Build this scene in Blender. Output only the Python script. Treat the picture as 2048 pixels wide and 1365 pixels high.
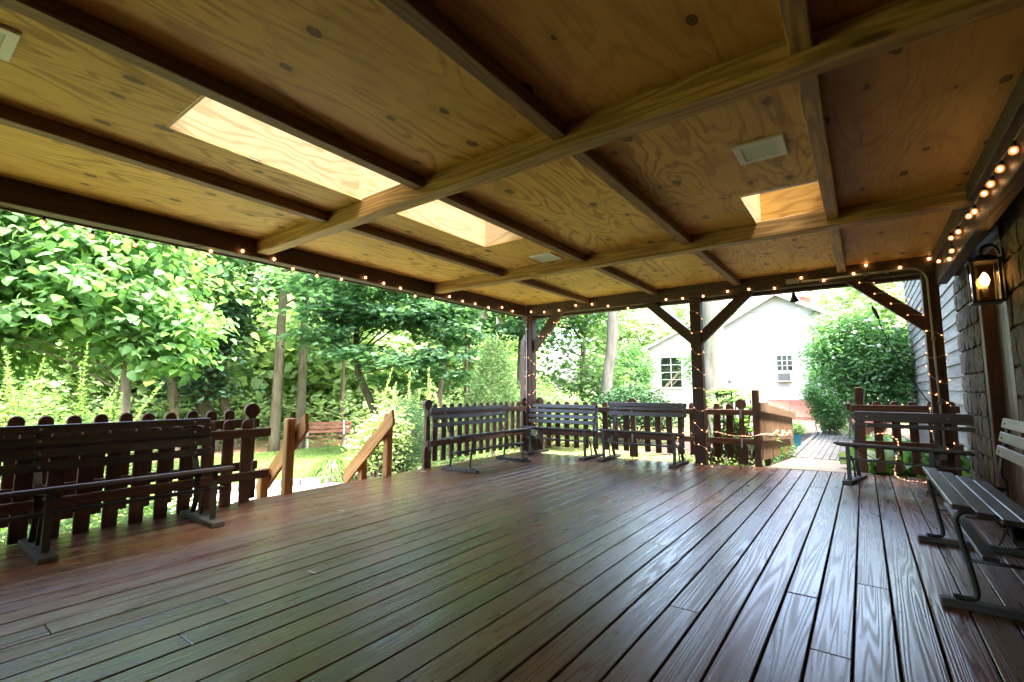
import bpy, bmesh, math, random
import numpy as np
from mathutils import Matrix, Vector, Quaternion, Euler

R = math.radians
sc = bpy.context.scene
for o in list(bpy.data.objects): bpy.data.objects.remove(o)
COL = sc.collection

# ------------------------------------------------------------------ camera
cam_d = bpy.data.cameras.new('camera')
cam = bpy.data.objects.new('camera', cam_d); COL.objects.link(cam)
cam_d.sensor_width = 36.0
cam_d.lens = 36.0 * 952.0 / 2048.0
cam_d.clip_start = 0.02; cam_d.clip_end = 1000
cam.location = (0, 0, 1.05)
cam.rotation_euler = (R(90) + math.atan(97 / 952.0), 0, R(36.3))
sc.camera = cam

# ------------------------------------------------------------------ sky, sun, exposure
SUN_EL, SUN_AZ = R(66), R(104)      # bright, soft, hazy summer light from over the stone house
w = bpy.data.worlds.new('World'); sc.world = w; w.use_nodes = True
wn = w.node_tree.nodes; wl = w.node_tree.links
for n in list(wn): wn.remove(n)
sky = wn.new('ShaderNodeTexSky'); sky.sky_type = 'NISHITA'; sky.sun_disc = False
sky.sun_elevation = SUN_EL; sky.sun_rotation = SUN_AZ
sky.air_density = 1.0; sky.dust_density = 6.0; sky.ozone_density = 1.0
bg = wn.new('ShaderNodeBackground'); bg.inputs['Strength'].default_value = 0.15
wo = wn.new('ShaderNodeOutputWorld')
wl.new(sky.outputs[0], bg.inputs[0]); wl.new(bg.outputs[0], wo.inputs[0])
sd = bpy.data.lights.new('sun', 'SUN'); sun = bpy.data.objects.new('sun', sd); COL.objects.link(sun)
sd.energy = 1.5; sd.angle = R(20); sd.color = (1.0, 0.95, 0.87)
# direction towards the sun: azimuth measured clockwise from +Y
sdir = Vector((math.sin(SUN_AZ) * math.cos(SUN_EL), math.cos(SUN_AZ) * math.cos(SUN_EL), math.sin(SUN_EL)))
sun.rotation_euler = (-sdir).to_track_quat('-Z', 'Y').to_euler()
sun.location = (0, 0, 30)
sc.view_settings.view_transform = 'Standard'; sc.view_settings.look = 'None'
sc.view_settings.exposure = 4.45; sc.view_settings.gamma = 1.0
sc.view_settings.use_curve_mapping = False
sc.render.engine = 'CYCLES'
sc.cycles.use_denoising = True
sc.cycles.max_bounces = 10; sc.cycles.diffuse_bounces = 6; sc.cycles.glossy_bounces = 3
sc.cycles.transmission_bounces = 6; sc.cycles.transparent_max_bounces = 8
sc.cycles.sample_clamp_indirect = 6.0
sc.cycles.caustics_reflective = False; sc.cycles.caustics_refractive = False

# ------------------------------------------------------------------ helpers
WM = {}
def link(o, parent=None, M=None):
    """link an object; M is its world matrix"""
    COL.objects.link(o)
    M = M or Matrix.Identity(4)
    if parent is not None:
        o.parent = parent
        o.matrix_parent_inverse = WM[parent.name].inverted()
    o.matrix_basis = M
    WM[o.name] = M.copy()
    return o
def tag(o, label=None, cat=None, group=None, kind=None):
    if label: o['label'] = label
    if cat: o['category'] = cat
    if group: o['group'] = group
    if kind: o['kind'] = kind
    return o
def thing(name, label, cat, loc=(0, 0, 0), group=None, rotz=0.0):
    o = bpy.data.objects.new(name, None); o.empty_display_size = .1
    link(o, None, Matrix.Translation(loc) @ Matrix.Rotation(rotz, 4, 'Z'))
    return tag(o, label, cat, group)
def obj(name, me, parent=None, M=None, mat=None):
    if mat is not None and not me.materials: me.materials.append(mat)
    return link(bpy.data.objects.new(name, me), parent, M)

class MB:
    def __init__(s): s.v = []; s.f = []
    def add(s, v, f):
        b = len(s.v); s.v += [tuple(p) for p in v]; s.f += [tuple(i + b for i in q) for q in f]; return s
    def box(s, x0, x1, y0, y1, z0, z1):
        return s.add([(x0,y0,z0),(x1,y0,z0),(x1,y1,z0),(x0,y1,z0),(x0,y0,z1),(x1,y0,z1),(x1,y1,z1),(x0,y1,z1)],
                     [(0,3,2,1),(4,5,6,7),(0,1,5,4),(1,2,6,5),(2,3,7,6),(3,0,4,7)])
    def prism(s, poly, axis, a, b):
        """poly of 2-d points extruded along axis from a to b"""
        n = len(poly)
        def p3(p, t): return {'X': (t, p[0], p[1]), 'Y': (p[0], t, p[1]), 'Z': (p[0], p[1], t)}[axis]
        v = [p3(p, a) for p in poly] + [p3(p, b) for p in poly]
        f = [tuple(range(n))[::-1], tuple(range(n, 2 * n))] + [(i, (i + 1) % n, (i + 1) % n + n, i + n) for i in range(n)]
        return s.add(v, f)
    def tube(s, pts, r, n=8, cap=True):
        pts = [Vector(p) for p in pts]; k = len(pts)
        rr = r if isinstance(r, (list, tuple)) else [r] * k
        v = []; up = None
        for i in range(k):
            t = (pts[min(i + 1, k - 1)] - pts[max(i - 1, 0)])
            if t.length < 1e-9: t = Vector((0, 0, 1))
            t.normalize()
            if up is None:
                up = Vector((0, 0, 1)) if abs(t.z) < .9 else Vector((1, 0, 0))
            a = t.cross(up)
            if a.length < 1e-6: a = t.cross(Vector((0, 1, 0.3)))
            a.normalize(); b = a.cross(t); up = b
            for j in range(n):
                q = 2 * math.pi * j / n
                v.append(pts[i] + a * (rr[i] * math.cos(q)) + b * (rr[i] * math.sin(q)))
        f = [(i*n+j, i*n+(j+1)%n, (i+1)*n+(j+1)%n, (i+1)*n+j) for i in range(k-1) for j in range(n)]
        if cap: f += [tuple(range(n))[::-1], tuple((k-1)*n + j for j in range(n))]
        return s.add(v, f)
    def ribbon(s, pts, wdir, w, t):
        """flat bar (w wide along wdir, t thick) swept along pts"""
        pts = [Vector(p) for p in pts]; k = len(pts); wd = Vector(wdir).normalized(); v = []
        for i in range(k):
            d = (pts[min(i+1, k-1)] - pts[max(i-1, 0)]).normalized()
            nn = d.cross(wd).normalized()
            for a, b in ((-1,-1),(1,-1),(1,1),(-1,1)): v.append(pts[i] + wd*(a*w/2) + nn*(b*t/2))
        f = [(i*4+j, i*4+(j+1)%4, (i+1)*4+(j+1)%4, (i+1)*4+j) for i in range(k-1) for j in range(4)]
        f += [(3,2,1,0), tuple((k-1)*4+j for j in range(4))]
        return s.add(v, f)
    def lathe(s, prof, c=(0,0,0), n=16):
        v = []; k = len(prof)
        for r, z in prof:
            for j in range(n):
                q = 2*math.pi*j/n; v.append((c[0]+r*math.cos(q), c[1]+r*math.sin(q), c[2]+z))
        f = [(i*n+j, i*n+(j+1)%n, (i+1)*n+(j+1)%n, (i+1)*n+j) for i in range(k-1) for j in range(n)]
        f += [tuple(range(n))[::-1], tuple((k-1)*n+j for j in range(n))]
        return s.add(v, f)
    def mesh(s, name, smooth=False):
        me = bpy.data.meshes.new(name); me.from_pydata(s.v, [], s.f); me.update()
        bm = bmesh.new(); bm.from_mesh(me); bmesh.ops.recalc_face_normals(bm, faces=bm.faces); bm.to_mesh(me); bm.free()
        if smooth: me.polygons.foreach_set('use_smooth', [True] * len(me.polygons))
        return me
    def build(s, name, mat, parent=None, M=None, smooth=False):
        me = s.mesh(name, smooth); me.materials.append(mat); return obj(name, me, parent, M)

_boxc = {}
def bbox_mesh(L, W, H, bev, name='plank'):
    key = (round(L,4), round(W,4), round(H,4), round(bev,4))
    if key in _boxc: return _boxc[key].copy()
    bm = bmesh.new(); bmesh.ops.create_cube(bm, size=1)
    for v in bm.verts: v.co = Vector((v.co.x*L, v.co.y*W, v.co.z*H))
    if bev > 0:
        bmesh.ops.bevel(bm, geom=list(bm.edges), offset=bev, segments=1, affect='EDGES', profile=.5)
    me = bpy.data.meshes.new(name); bm.to_mesh(me); bm.free()
    _boxc[key] = me
    return me.copy()
def plank(name, p0, p1, w, h, mat, parent=None, up=(0,0,1), bev=.003, roll=0.0, over=0.0):
    """a board from p0 to p1 (centre line); w across, h along up; local X runs along the grain"""
    p0 = Vector(p0); p1 = Vector(p1); d = (p1-p0); L = d.length + over; d.normalize()
    up = Vector(up); y = up.cross(d).normalized(); z = d.cross(y).normalized()
    M = Matrix((d, y, z)).transposed().to_4x4(); M.translation = (p0+p1)/2
    if roll: M = M @ Matrix.Rotation(roll, 4, 'X')
    me = bbox_mesh(L, w, h, bev, name); me.materials.clear(); me.materials.append(mat)
    return obj(name, me, parent, M)

# ------------------------------------------------------------------ materials
def newmat(name):
    m = bpy.data.materials.new(name); m.use_nodes = True
    nt = m.node_tree; p = nt.nodes['Principled BSDF']
    return m, nt, nt.nodes, nt.links, p
def N(nodes, typ, **kw):
    n = nodes.new(typ)
    for k, v in kw.items(): setattr(n, k, v)
    return n
def math_node(nodes, links, op, a, b=None, c=None):
    n = nodes.new('ShaderNodeMath'); n.operation = op
    for i, x in enumerate((a, b, c)):
        if x is None: continue
        if isinstance(x, (int, float)): n.inputs[i].default_value = x
        else: links.new(x, n.inputs[i])
    return n.outputs[0]
def ramp(nodes, links, fac, stops):
    n = nodes.new('ShaderNodeValToRGB'); e = n.color_ramp.elements
    while len(e) < len(stops): e.new(.5)
    for i, (p, c) in enumerate(stops): e[i].position = p; e[i].color = (*c, 1)
    links.new(fac, n.inputs[0]); return n.outputs[0]
def mixc(nodes, links, fac, a, b, mode='MIX'):
    n = nodes.new('ShaderNodeMix'); n.data_type = 'RGBA'; n.blend_type = mode
    for i, x in ((0, fac), (6, a), (7, b)):
        if isinstance(x, (int, float)): n.inputs[i].default_value = x
        elif isinstance(x, tuple): n.inputs[i].default_value = (*x, 1)
        else: links.new(x, n.inputs[i])
    return n.outputs[2]
def noise(nodes, links, vec, scale, detail=3, rough=.55, dist=0):
    n = nodes.new('ShaderNodeTexNoise'); n.inputs['Scale'].default_value = scale
    n.inputs['Detail'].default_value = detail; n.inputs['Roughness'].default_value = rough
    n.inputs['Distortion'].default_value = dist
    if vec is not None: links.new(vec, n.inputs['Vector'])
    return n.outputs[0]
def coords(nodes, links, scale=(1,1,1), rand=37.0, world=False):
    tc = nodes.new('ShaderNodeTexCoord')
    src = tc.outputs['Object']
    if world:
        g = nodes.new('ShaderNodeNewGeometry'); src = g.outputs['Position']
    if rand:
        oi = nodes.new('ShaderNodeObjectInfo')
        mm = math_node(nodes, links, 'MULTIPLY', oi.outputs['Random'], rand)
        add = nodes.new('ShaderNodeVectorMath'); add.operation = 'ADD'
        links.new(src, add.inputs[0]); links.new(mm, add.inputs[1]); src = add.outputs[0]
    mp = nodes.new('ShaderNodeVectorMath'); mp.operation = 'MULTIPLY'
    links.new(src, mp.inputs[0]); mp.inputs[1].default_value = scale
    return mp.outputs[0]

def wood(name, dark, light, rough=.6, rings=9.0, gscale=(.55, 5.5, 5.5), bump=.25, spec=.4, wear=None, vary=.35, knots=True, rvar=.12, fine=1.0, huev=0.0, gcon=.5):
    m, nt, nd, lk, p = newmat(name)
    v = coords(nd, lk, gscale)
    n1 = noise(nd, lk, v, 1.0, 2, .5, .15)
    s = math_node(nd, lk, 'SINE', math_node(nd, lk, 'MULTIPLY', n1, rings * 6.283))
    ring = math_node(nd, lk, 'POWER', math_node(nd, lk, 'MULTIPLY_ADD', s, .5, .5), 1.6)
    vf = coords(nd, lk, (3.0, 170.0 * fine, 170.0 * fine))
    fib = noise(nd, lk, vf, 1.0, 2, .6)
    big = noise(nd, lk, coords(nd, lk, (.9, 2.2, 2.2)), 1.6, 3)
    f = math_node(nd, lk, 'MULTIPLY_ADD', ring, gcon, math_node(nd, lk, 'MULTIPLY', fib, 1 - gcon))
    col = mixc(nd, lk, f, dark, light)
    oi = nd.new('ShaderNodeObjectInfo')
    val = math_node(nd, lk, 'MULTIPLY_ADD', oi.outputs['Random'], vary, 1 - vary / 2)
    val = math_node(nd, lk, 'MULTIPLY', val, math_node(nd, lk, 'MULTIPLY_ADD', big, .7, .65))
    hv = nd.new('ShaderNodeHueSaturation'); lk.new(col, hv.inputs['Color']); lk.new(val, hv.inputs['Value'])
    if huev:
        wn2 = nd.new('ShaderNodeTexWhiteNoise'); wn2.noise_dimensions = '1D'; lk.new(oi.outputs['Random'], wn2.inputs['W'])
        lk.new(math_node(nd, lk, 'MULTIPLY_ADD', wn2.outputs['Value'], huev, .5 - huev * .35), hv.inputs['Hue'])
        lk.new(math_node(nd, lk, 'MULTIPLY_ADD', wn2.outputs['Value'], -.3, 1.15), hv.inputs['Saturation'])
    col = hv.outputs[0]
    if knots:
        vo = nd.new('ShaderNodeTexVoronoi'); vo.inputs['Scale'].default_value = 1.0
        lk.new(coords(nd, lk, (1.1, 4.5, 4.5)), vo.inputs['Vector'])
        k = ramp(nd, lk, vo.outputs['Distance'], [(.0, (1,1,1)), (.07, (.7,.7,.7)), (.1, (0,0,0))])
        col = mixc(nd, lk, k, col, tuple(c * .35 for c in dark))
    if wear:
        wn_ = noise(nd, lk, coords(nd, lk, (1.4, 3.2, 3.2), 11.0), 1.2, 5, .65)
        k = ramp(nd, lk, wn_, [(.52, (0,0,0)), (.72, (1,1,1))])
        col = mixc(nd, lk, math_node(nd, lk, 'MULTIPLY', k, wear[1]), col, wear[0])
    lk.new(col, p.inputs['Base Color'])
    ro = math_node(nd, lk, 'MULTIPLY_ADD', math_node(nd, lk, 'ADD', ring, big), rvar, rough - rvar)
    lk.new(ro, p.inputs['Roughness'])
    p.inputs['Specular IOR Level'].default_value = spec
    b = nd.new('ShaderNodeBump'); b.inputs['Strength'].default_value = bump; b.inputs['Distance'].default_value = .004
    hgt = math_node(nd, lk, 'MULTIPLY_ADD', ring, .7, math_node(nd, lk, 'MULTIPLY', fib, .5))
    lk.new(hgt, b.inputs['Height']); lk.new(b.outputs[0], p.inputs['Normal'])
    return m

def plywood(name, base, line, knot, amount=1.0, rough=.55):
    m, nt, nd, lk, p = newmat(name)
    n1 = noise(nd, lk, coords(nd, lk, (.38, 1.5, 1.5)), 1.6, 3.0, .42, .7)
    n1b = noise(nd, lk, coords(nd, lk, (.9, 7.0, 7.0)), 1.0, 2.0, .5)
    ph = math_node(nd, lk, 'MULTIPLY_ADD', n1b, 5.0, math_node(nd, lk, 'MULTIPLY', n1, 92.0))
    s = math_node(nd, lk, 'SINE', ph)
    ln = ramp(nd, lk, math_node(nd, lk, 'MULTIPLY_ADD', s, .5, .5), [(.55, (0,0,0)), (.86, (.7,.7,.7)), (.99, (1,1,1))])
    streak = noise(nd, lk, coords(nd, lk, (1.5, 60, 60)), 1.0, 3, .6)
    big_ = ramp(nd, lk, noise(nd, lk, coords(nd, lk, (.5, 1.1, 1.1), 23.0), 1.5, 3), [(.34, (.2,.2,.2)), (.62, (1,1,1))])
    lnv = math_node(nd, lk, 'MULTIPLY', math_node(nd, lk, 'MULTIPLY', ln, big_), math_node(nd, lk, 'MULTIPLY_ADD', streak, 1.3 * amount, .25 * amount))
    fl = ramp(nd, lk, streak, [(.35, (0,0,0)), (.7, (.35,.35,.35))])
    lnv = math_node(nd, lk, 'ADD', lnv, fl)
    patch = noise(nd, lk, coords(nd, lk, (.8, .8, .8)), .9, 4, .6)
    col = mixc(nd, lk, math_node(nd, lk, 'MINIMUM', lnv, 1.0), base, line)
    col = mixc(nd, lk, math_node(nd, lk, 'MULTIPLY', ramp(nd, lk, patch, [(.4,(0,0,0)),(.75,(1,1,1))]), .45), col, tuple(c*.62 for c in line))
    # football shaped knots / plugs
    vo = nd.new('ShaderNodeTexVoronoi'); vo.voronoi_dimensions = '2D'; vo.inputs['Scale'].default_value = 1.0; vo.inputs['Randomness'].default_value = 1.0
    lk.new(coords(nd, lk, (1.9, 3.1, .01)), vo.inputs['Vector'])
    sel = math_node(nd, lk, 'GREATER_THAN', nd.new('ShaderNodeSeparateColor').outputs[0], .25)
    sepn = sel.node.inputs[0].links[0].from_node; lk.new(vo.outputs['Color'], sepn.inputs[0])
    sz = math_node(nd, lk, 'MULTIPLY_ADD', sepn.outputs[1], .075, .034)
    kn = noise(nd, lk, coords(nd, lk, (1, 1.6, 1)), 16.0, 3)
    d = math_node(nd, lk, 'MULTIPLY', math_node(nd, lk, 'DIVIDE', vo.outputs['Distance'], sz), math_node(nd, lk, 'MULTIPLY_ADD', kn, 1.5, .25))
    k = ramp(nd, lk, d, [(.0, (.9,.9,.9)), (.55, (.75,.75,.75)), (.8, (1,1,1)), (1.0, (0,0,0))])
    halo = ramp(nd, lk, math_node(nd, lk, 'DIVIDE', vo.outputs['Distance'], .25), [(.2,(.45,.45,.45)),(.75,(0,0,0))])
    col = mixc(nd, lk, math_node(nd, lk, 'MULTIPLY', halo, sel), col, line)
    col = mixc(nd, lk, math_node(nd, lk, 'MULTIPLY', k, sel), col, knot)
    oi = nd.new('ShaderNodeObjectInfo'); hv = nd.new('ShaderNodeHueSaturation'); lk.new(col, hv.inputs['Color'])
    lk.new(math_node(nd, lk, 'MULTIPLY_ADD', oi.outputs['Random'], .25, .87), hv.inputs['Value'])
    lk.new(hv.outputs[0], p.inputs['Base Color'])
    p.inputs['Roughness'].default_value = rough; p.inputs['Specular IOR Level'].default_value = .25
    b = nd.new('ShaderNodeBump'); b.inputs['Strength'].default_value = .12; b.inputs['Distance'].default_value = .002
    lk.new(streak, b.inputs['Height']); lk.new(b.outputs[0], p.inputs['Normal'])
    return m

def plain(name, col, rough=.5, metal=0.0, spec=.5, var=.15, vscale=6.0, bump=0.0, world=False, col2=None):
    m, nt, nd, lk, p = newmat(name)
    n = noise(nd, lk, coords(nd, lk, (1,1,1), 5.0, world), vscale, 5, .6)
    c2 = col2 or tuple(min(1, c * (1 - var * 1.6)) for c in col)
    lk.new(mixc(nd, lk, ramp(nd, lk, n, [(.3,(0,0,0)),(.7,(1,1,1))]), tuple(min(1, c * (1 + var * .4)) for c in col), c2), p.inputs['Base Color'])
    lk.new(math_node(nd, lk, 'MULTIPLY_ADD', n, .25, rough - .12), p.inputs['Roughness'])
    p.inputs['Metallic'].default_value = metal; p.inputs['Specular IOR Level'].default_value = spec
    if bump:
        b = nd.new('ShaderNodeBump'); b.inputs['Strength'].default_value = bump; b.inputs['Distance'].default_value = .01
        lk.new(n, b.inputs['Height']); lk.new(b.outputs[0], p.inputs['Normal'])
    return m
def emit(name, col, strength):
    m, nt, nd, lk, p = newmat(name)
    p.inputs['Base Color'].default_value = (*col, 1); p.inputs['Emission Color'].default_value = (*col, 1)
    p.inputs['Emission Strength'].default_value = strength; return m
def glass(name, tint=(1,1,1), clear=.85, rough=.03):
    m = bpy.data.materials.new(name); m.use_nodes = True; nd = m.node_tree.nodes; lk = m.node_tree.links
    for n in list(nd): nd.remove(n)
    o = nd.new('ShaderNodeOutputMaterial'); mx = nd.new('ShaderNodeMixShader'); t = nd.new('ShaderNodeBsdfTransparent'); g = nd.new('ShaderNodeBsdfGlossy')
    fr = nd.new('ShaderNodeFresnel'); fr.inputs[0].default_value = 1.45
    t.inputs[0].default_value = (*[c * clear for c in tint], 1); g.inputs['Roughness'].default_value = rough
    lk.new(fr.outputs[0], mx.inputs[0]); lk.new(t.outputs[0], mx.inputs[1]); lk.new(g.outputs[0], mx.inputs[2]); lk.new(mx.outputs[0], o.inputs[0])
    return m
def leafmat(name, cols, trans=.45, rough=.45, spec=.35, tcol=None):
    m, nt, nd, lk, p = newmat(name)
    g = nd.new('ShaderNodeNewGeometry')
    st = [(i / max(1, len(cols) - 1), c) for i, c in enumerate(cols)]
    c = ramp(nd, lk, g.outputs['Random Per Island'], st)
    nz = noise(nd, lk, coords(nd, lk, (1,1,1), 20.0), .9, 2)
    hv = nd.new('ShaderNodeHueSaturation'); lk.new(c, hv.inputs['Color'])
    lk.new(math_node(nd, lk, 'MULTIPLY_ADD', nz, .9, .55), hv.inputs['Value'])
    lk.new(hv.outputs[0], p.inputs['Base Color'])
    p.inputs['Roughness'].default_value = rough; p.inputs['Specular IOR Level'].default_value = spec
    tr = nd.new('ShaderNodeBsdfTranslucent'); mx = nd.new('ShaderNodeMixShader'); mx.inputs[0].default_value = trans
    tc = mixc(nd, lk, 1.0, hv.outputs[0], tcol or (1.6, 1.85, .9), 'MULTIPLY'); lk.new(tc, tr.inputs[0])
    out = nd['Material Output']
    lk.new(p.outputs[0], mx.inputs[1]); lk.new(tr.outputs[0], mx.inputs[2]); lk.new(mx.outputs[0], out.inputs[0])
    return m
def barkmat(name, c1, c2, scale=9):
    m, nt, nd, lk, p = newmat(name)
    n = noise(nd, lk, coords(nd, lk, (1,1,.18), 9.0), scale, 6, .65)
    n2 = noise(nd, lk, coords(nd, lk, (1,1,.6), 9.0), 1.3, 3)
    c = mixc(nd, lk, ramp(nd, lk, n, [(.35,(0,0,0)),(.65,(1,1,1))]), c1, c2)
    c = mixc(nd, lk, math_node(nd, lk, 'MULTIPLY', ramp(nd, lk, n2, [(.45,(0,0,0)),(.7,(1,1,1))]), .5), c, (c1[0]*.8, c1[1]*1.1, c1[2]*.7))
    lk.new(c, p.inputs['Base Color']); p.inputs['Roughness'].default_value = .9; p.inputs['Specular IOR Level'].default_value = .2
    b = nd.new('ShaderNodeBump'); b.inputs['Strength'].default_value = .8; b.inputs['Distance'].default_value = .03
    lk.new(n, b.inputs['Height']); lk.new(b.outputs[0], p.inputs['Normal'])
    return m

M_DECK = wood('deck_stain', (.088,.036,.021), (.175,.081,.046), rough=.33, rings=26, gscale=(.20,6.4,6.4), bump=.16, spec=.42, wear=((.14,.105,.08), .45), vary=.5, rvar=.12, huev=.03, gcon=.3)
M_FENCE = wood('fence_stain', (.070,.031,.018), (.17,.080,.045), rough=.6, rings=6, bump=.25, vary=.5, wear=((.20,.125,.08), .4))
M_RAIL = wood('cedar_rail', (.28,.115,.032), (.52,.25,.08), rough=.55, rings=6, bump=.15, vary=.2)
M_RAMPRAIL = wood('weathered_rail', (.13,.075,.04), (.24,.15,.08), rough=.65, rings=7, bump=.2, vary=.3)
M_BROWN = wood('brown_stain_timber', (.040,.018,.011), (.095,.045,.027), rough=.6, rings=7, bump=.2, vary=.25)
M_BEAM = wood('treated_beam', (.25,.14,.042), (.54,.335,.115), rough=.6, rings=13, gscale=(.4,6.5,6.5), bump=.2, vary=.18, gcon=.75)
M_BATTEN = wood('batten_wood', (.15,.078,.032), (.28,.155,.068), rough=.65, rings=12, bump=.25, vary=.2, gcon=.7)
M_HEADER = wood('header_wood', (.04,.025,.013), (.095,.06,.032), rough=.65, rings=7, bump=.2, vary=.2)
M_PLY = plywood('plywood', (.80,.50,.125), (.43,.225,.045), (.085,.05,.02))
M_PLY2 = plywood('plywood_red', (.66,.38,.10), (.42,.215,.055), (.06,.035,.02), .6)
M_SHAFT = plywood('shaft_plywood', (.68,.56,.37), (.47,.35,.19), (.22,.14,.07), .9)
M_BENCH = wood('bench_paint', (.040,.034,.032), (.075,.062,.057), rough=.42, rings=6, bump=.2, spec=.5, vary=.25, wear=((.13,.11,.10), .3), knots=False)
M_FOOT = wood('bench_foot', (.05,.045,.04), (.11,.10,.085), rough=.75, rings=8, bump=.4, vary=.3)
M_IRON = plain('painted_iron', (.05,.045,.043), rough=.38, spec=.5, var=.3, vscale=14, bump=.1)
M_STEEL = plain('galvanised_steel', (.45,.45,.44), rough=.4, metal=.8, var=.2, vscale=12)
M_CONDUIT = plain('grey_conduit', (.48,.47,.45), rough=.5, var=.15)
M_DOWN = plain('brown_downspout', (.14,.085,.068), rough=.35, var=.15)
M_WHITE = plain('white_paint', (.78,.78,.76), rough=.5, var=.06, vscale=2.5)
M_BLACK = plain('black_plastic', (.015,.015,.015), rough=.4, var=.1)
M_WIRE = plain('dark_wire', (.02,.022,.02), rough=.5, var=.1)
M_WIREW = plain('pale_wire', (.62,.50,.45), rough=.5, var=.1)
M_STONE = None
M_FILAMENT = emit('lit_filament', (1.0,.52,.20), 2.3)
M_GLASS = glass('lantern_glass', (1.0,.85,.62), .95)
def glow_glass(name, col, strength, k):
    m = bpy.data.materials.new(name); m.use_nodes = True; nd = m.node_tree.nodes; lk = m.node_tree.links
    for n in list(nd): nd.remove(n)
    o = nd.new('ShaderNodeOutputMaterial'); mx = nd.new('ShaderNodeMixShader'); t = nd.new('ShaderNodeBsdfTransparent'); e = nd.new('ShaderNodeEmission')
    e.inputs[0].default_value = (*col, 1); e.inputs[1].default_value = strength; mx.inputs[0].default_value = k
    lk.new(t.outputs[0], mx.inputs[1]); lk.new(e.outputs[0], mx.inputs[2]); lk.new(mx.outputs[0], o.inputs[0]); return m
M_GLOBE = glow_glass('bulb_glass', (1.0,.30,.07), .10, .45)
M_MINI = emit('mini_bulb', (1.0,.38,.16), .28)
M_LENS = plain('frosted_lens', (.62,.68,.64), rough=.6, var=.05)
M_PANE = glass('window_glass', (.85,.95,.92), .9)
M_DOME = glass('dimmed_skylight_glass', (1.0,.98,.94), .5)  # pane tint set to dim the daylight in the shafts
rnd = random.Random(7)

# ------------------------------------------------------------------ ground
def sstep(a, b, x):
    t = np.clip((x - a) / (b - a), 0, 1); return t * t * (3 - 2 * t)
def gz(x, y):
    """ground height: level with the foot of the ramp on the house side, lower towards the lawn"""
    x = np.asarray(x, float); y = np.asarray(y, float)
    side = sstep(-2.2, -5.6, x) if False else 1 - sstep(-6.0, -2.4, x)
    z = -.26 - .37 * side * (1 - sstep(9, 20, y) * .75)
    z = z - .10 * (1 - sstep(-16, -9, x)) - .30 * (1 - sstep(-40, -18, x))
    return z
def gzf(x, y): return float(gz(x, y))

def sheet(name, xs, ys, zoff, mat, kind='structure', parent=None, jit=0.0, mask=None):
    nx, ny = len(xs), len(ys)
    XX, YY = np.meshgrid(xs, ys, indexing='ij'); rs = np.random.RandomState(3)
    ZZ = gz(XX, YY) + zoff + rs.uniform(-jit, jit, XX.shape)
    v = np.stack([XX, YY, ZZ], -1).reshape(-1, 3)
    f = [(i*ny+j, (i+1)*ny+j, (i+1)*ny+j+1, i*ny+j+1) for i in range(nx-1) for j in range(ny-1)
         if mask is None or mask((xs[i]+xs[i+1])/2, (ys[j]+ys[j+1])/2)]
    me = bpy.data.meshes.new(name); me.from_pydata(v.tolist(), [], f); me.update(); me.materials.append(mat)
    me.polygons.foreach_set('use_smooth', [True]*len(me.polygons))
    o = obj(name, me, parent); o['kind'] = kind
    return o

def groundmat(name, a, b, c, scale, bump=.5, rough=.9):
    m, nt, nd, lk, p = newmat(name)
    co = coords(nd, lk, (1,1,1), 0, True)
    n1 = noise(nd, lk, co, scale, 8, .7); n2 = noise(nd, lk, co, scale*.12, 4)
    col = ramp(nd, lk, n1, [(.3, a), (.52, b), (.75, c)])
    col = mixc(nd, lk, math_node(nd, lk, 'MULTIPLY', ramp(nd, lk, n2, [(.4,(0,0,0)),(.65,(1,1,1))]), .5), col, a)
    lk.new(col, p.inputs['Base Color']); p.inputs['Roughness'].default_value = rough; p.inputs['Specular IOR Level'].default_value = .2
    bb = nd.new('ShaderNodeBump'); bb.inputs['Strength'].default_value = bump; bb.inputs['Distance'].default_value = .04
    lk.new(n1, bb.inputs['Height']); lk.new(bb.outputs[0], p.inputs['Normal'])
    return m
M_SOIL = groundmat('woodland_floor', (.045,.05,.018), (.10,.11,.035), (.16,.17,.05), 3.0)
M_MULCH = groundmat('bark_mulch', (.022,.013,.010), (.055,.036,.030), (.11,.078,.065), 26.0, .9)
M_LITTER = groundmat('leaf_litter', (.12,.075,.04), (.26,.17,.09), (.40,.29,.17), 18.0, .8)
M_LAWN = groundmat('lawn_soil', (.10,.17,.045), (.17,.25,.08), (.25,.32,.13), 12.0)
M_PAVE = groundmat('path_sand', (.025,.022,.018), (.045,.04,.034), (.07,.064,.055), 14.0, .2, .8)
M_PAVER = plain('paver', (.125,.117,.107), rough=.8, var=.25, vscale=9, bump=.2)
M_GRAVEL = groundmat('pale_gravel', (.24,.22,.20), (.36,.34,.32), (.48,.46,.43), 40.0, .8)

xs = np.concatenate([[-400,-200,-110,-70], np.arange(-48, 14.1, 1.0), [20,40,80,200,400]])
ys = np.concatenate([[-400,-150,-60,-25], np.arange(-10, 46.1, 1.0), [60,90,160,400]])
sheet('ground', xs, ys, 0.0, M_SOIL)
def inlawn(x, y):
    edge = -8.37 + .22 * (y - 4.1) if y < 6.6 else -7.8
    far = -13.1 + .12 * (y - 7)
    return far < x < edge and 2.2 < y < 10.5
sheet('lawn', np.arange(-14, -6.9, .2), np.arange(2, 11.1, .2), .012, M_LAWN, mask=inlawn)
sheet('mulch_bed', np.arange(-17, -11.8, .3), np.arange(2.4, 14, .3), .006, M_LITTER)
sheet('gravel_walk', np.arange(-8.9, -5.05, .25), np.arange(2.6, 5.4, .25), .008, M_GRAVEL)
sheet('fence_bed', np.arange(-7.3, -4.8, .25), np.arange(5.4, 9.5, .25), .018, M_MULCH)
sheet('mulch', np.arange(-4.4, 1.01, .3), np.arange(10.3, 25.9, .3), .012, M_MULCH)
sheet('path_base', np.arange(-1.15, .16, .13), np.arange(10.2, 18.2, .2), .026, M_PAVE)

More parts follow.
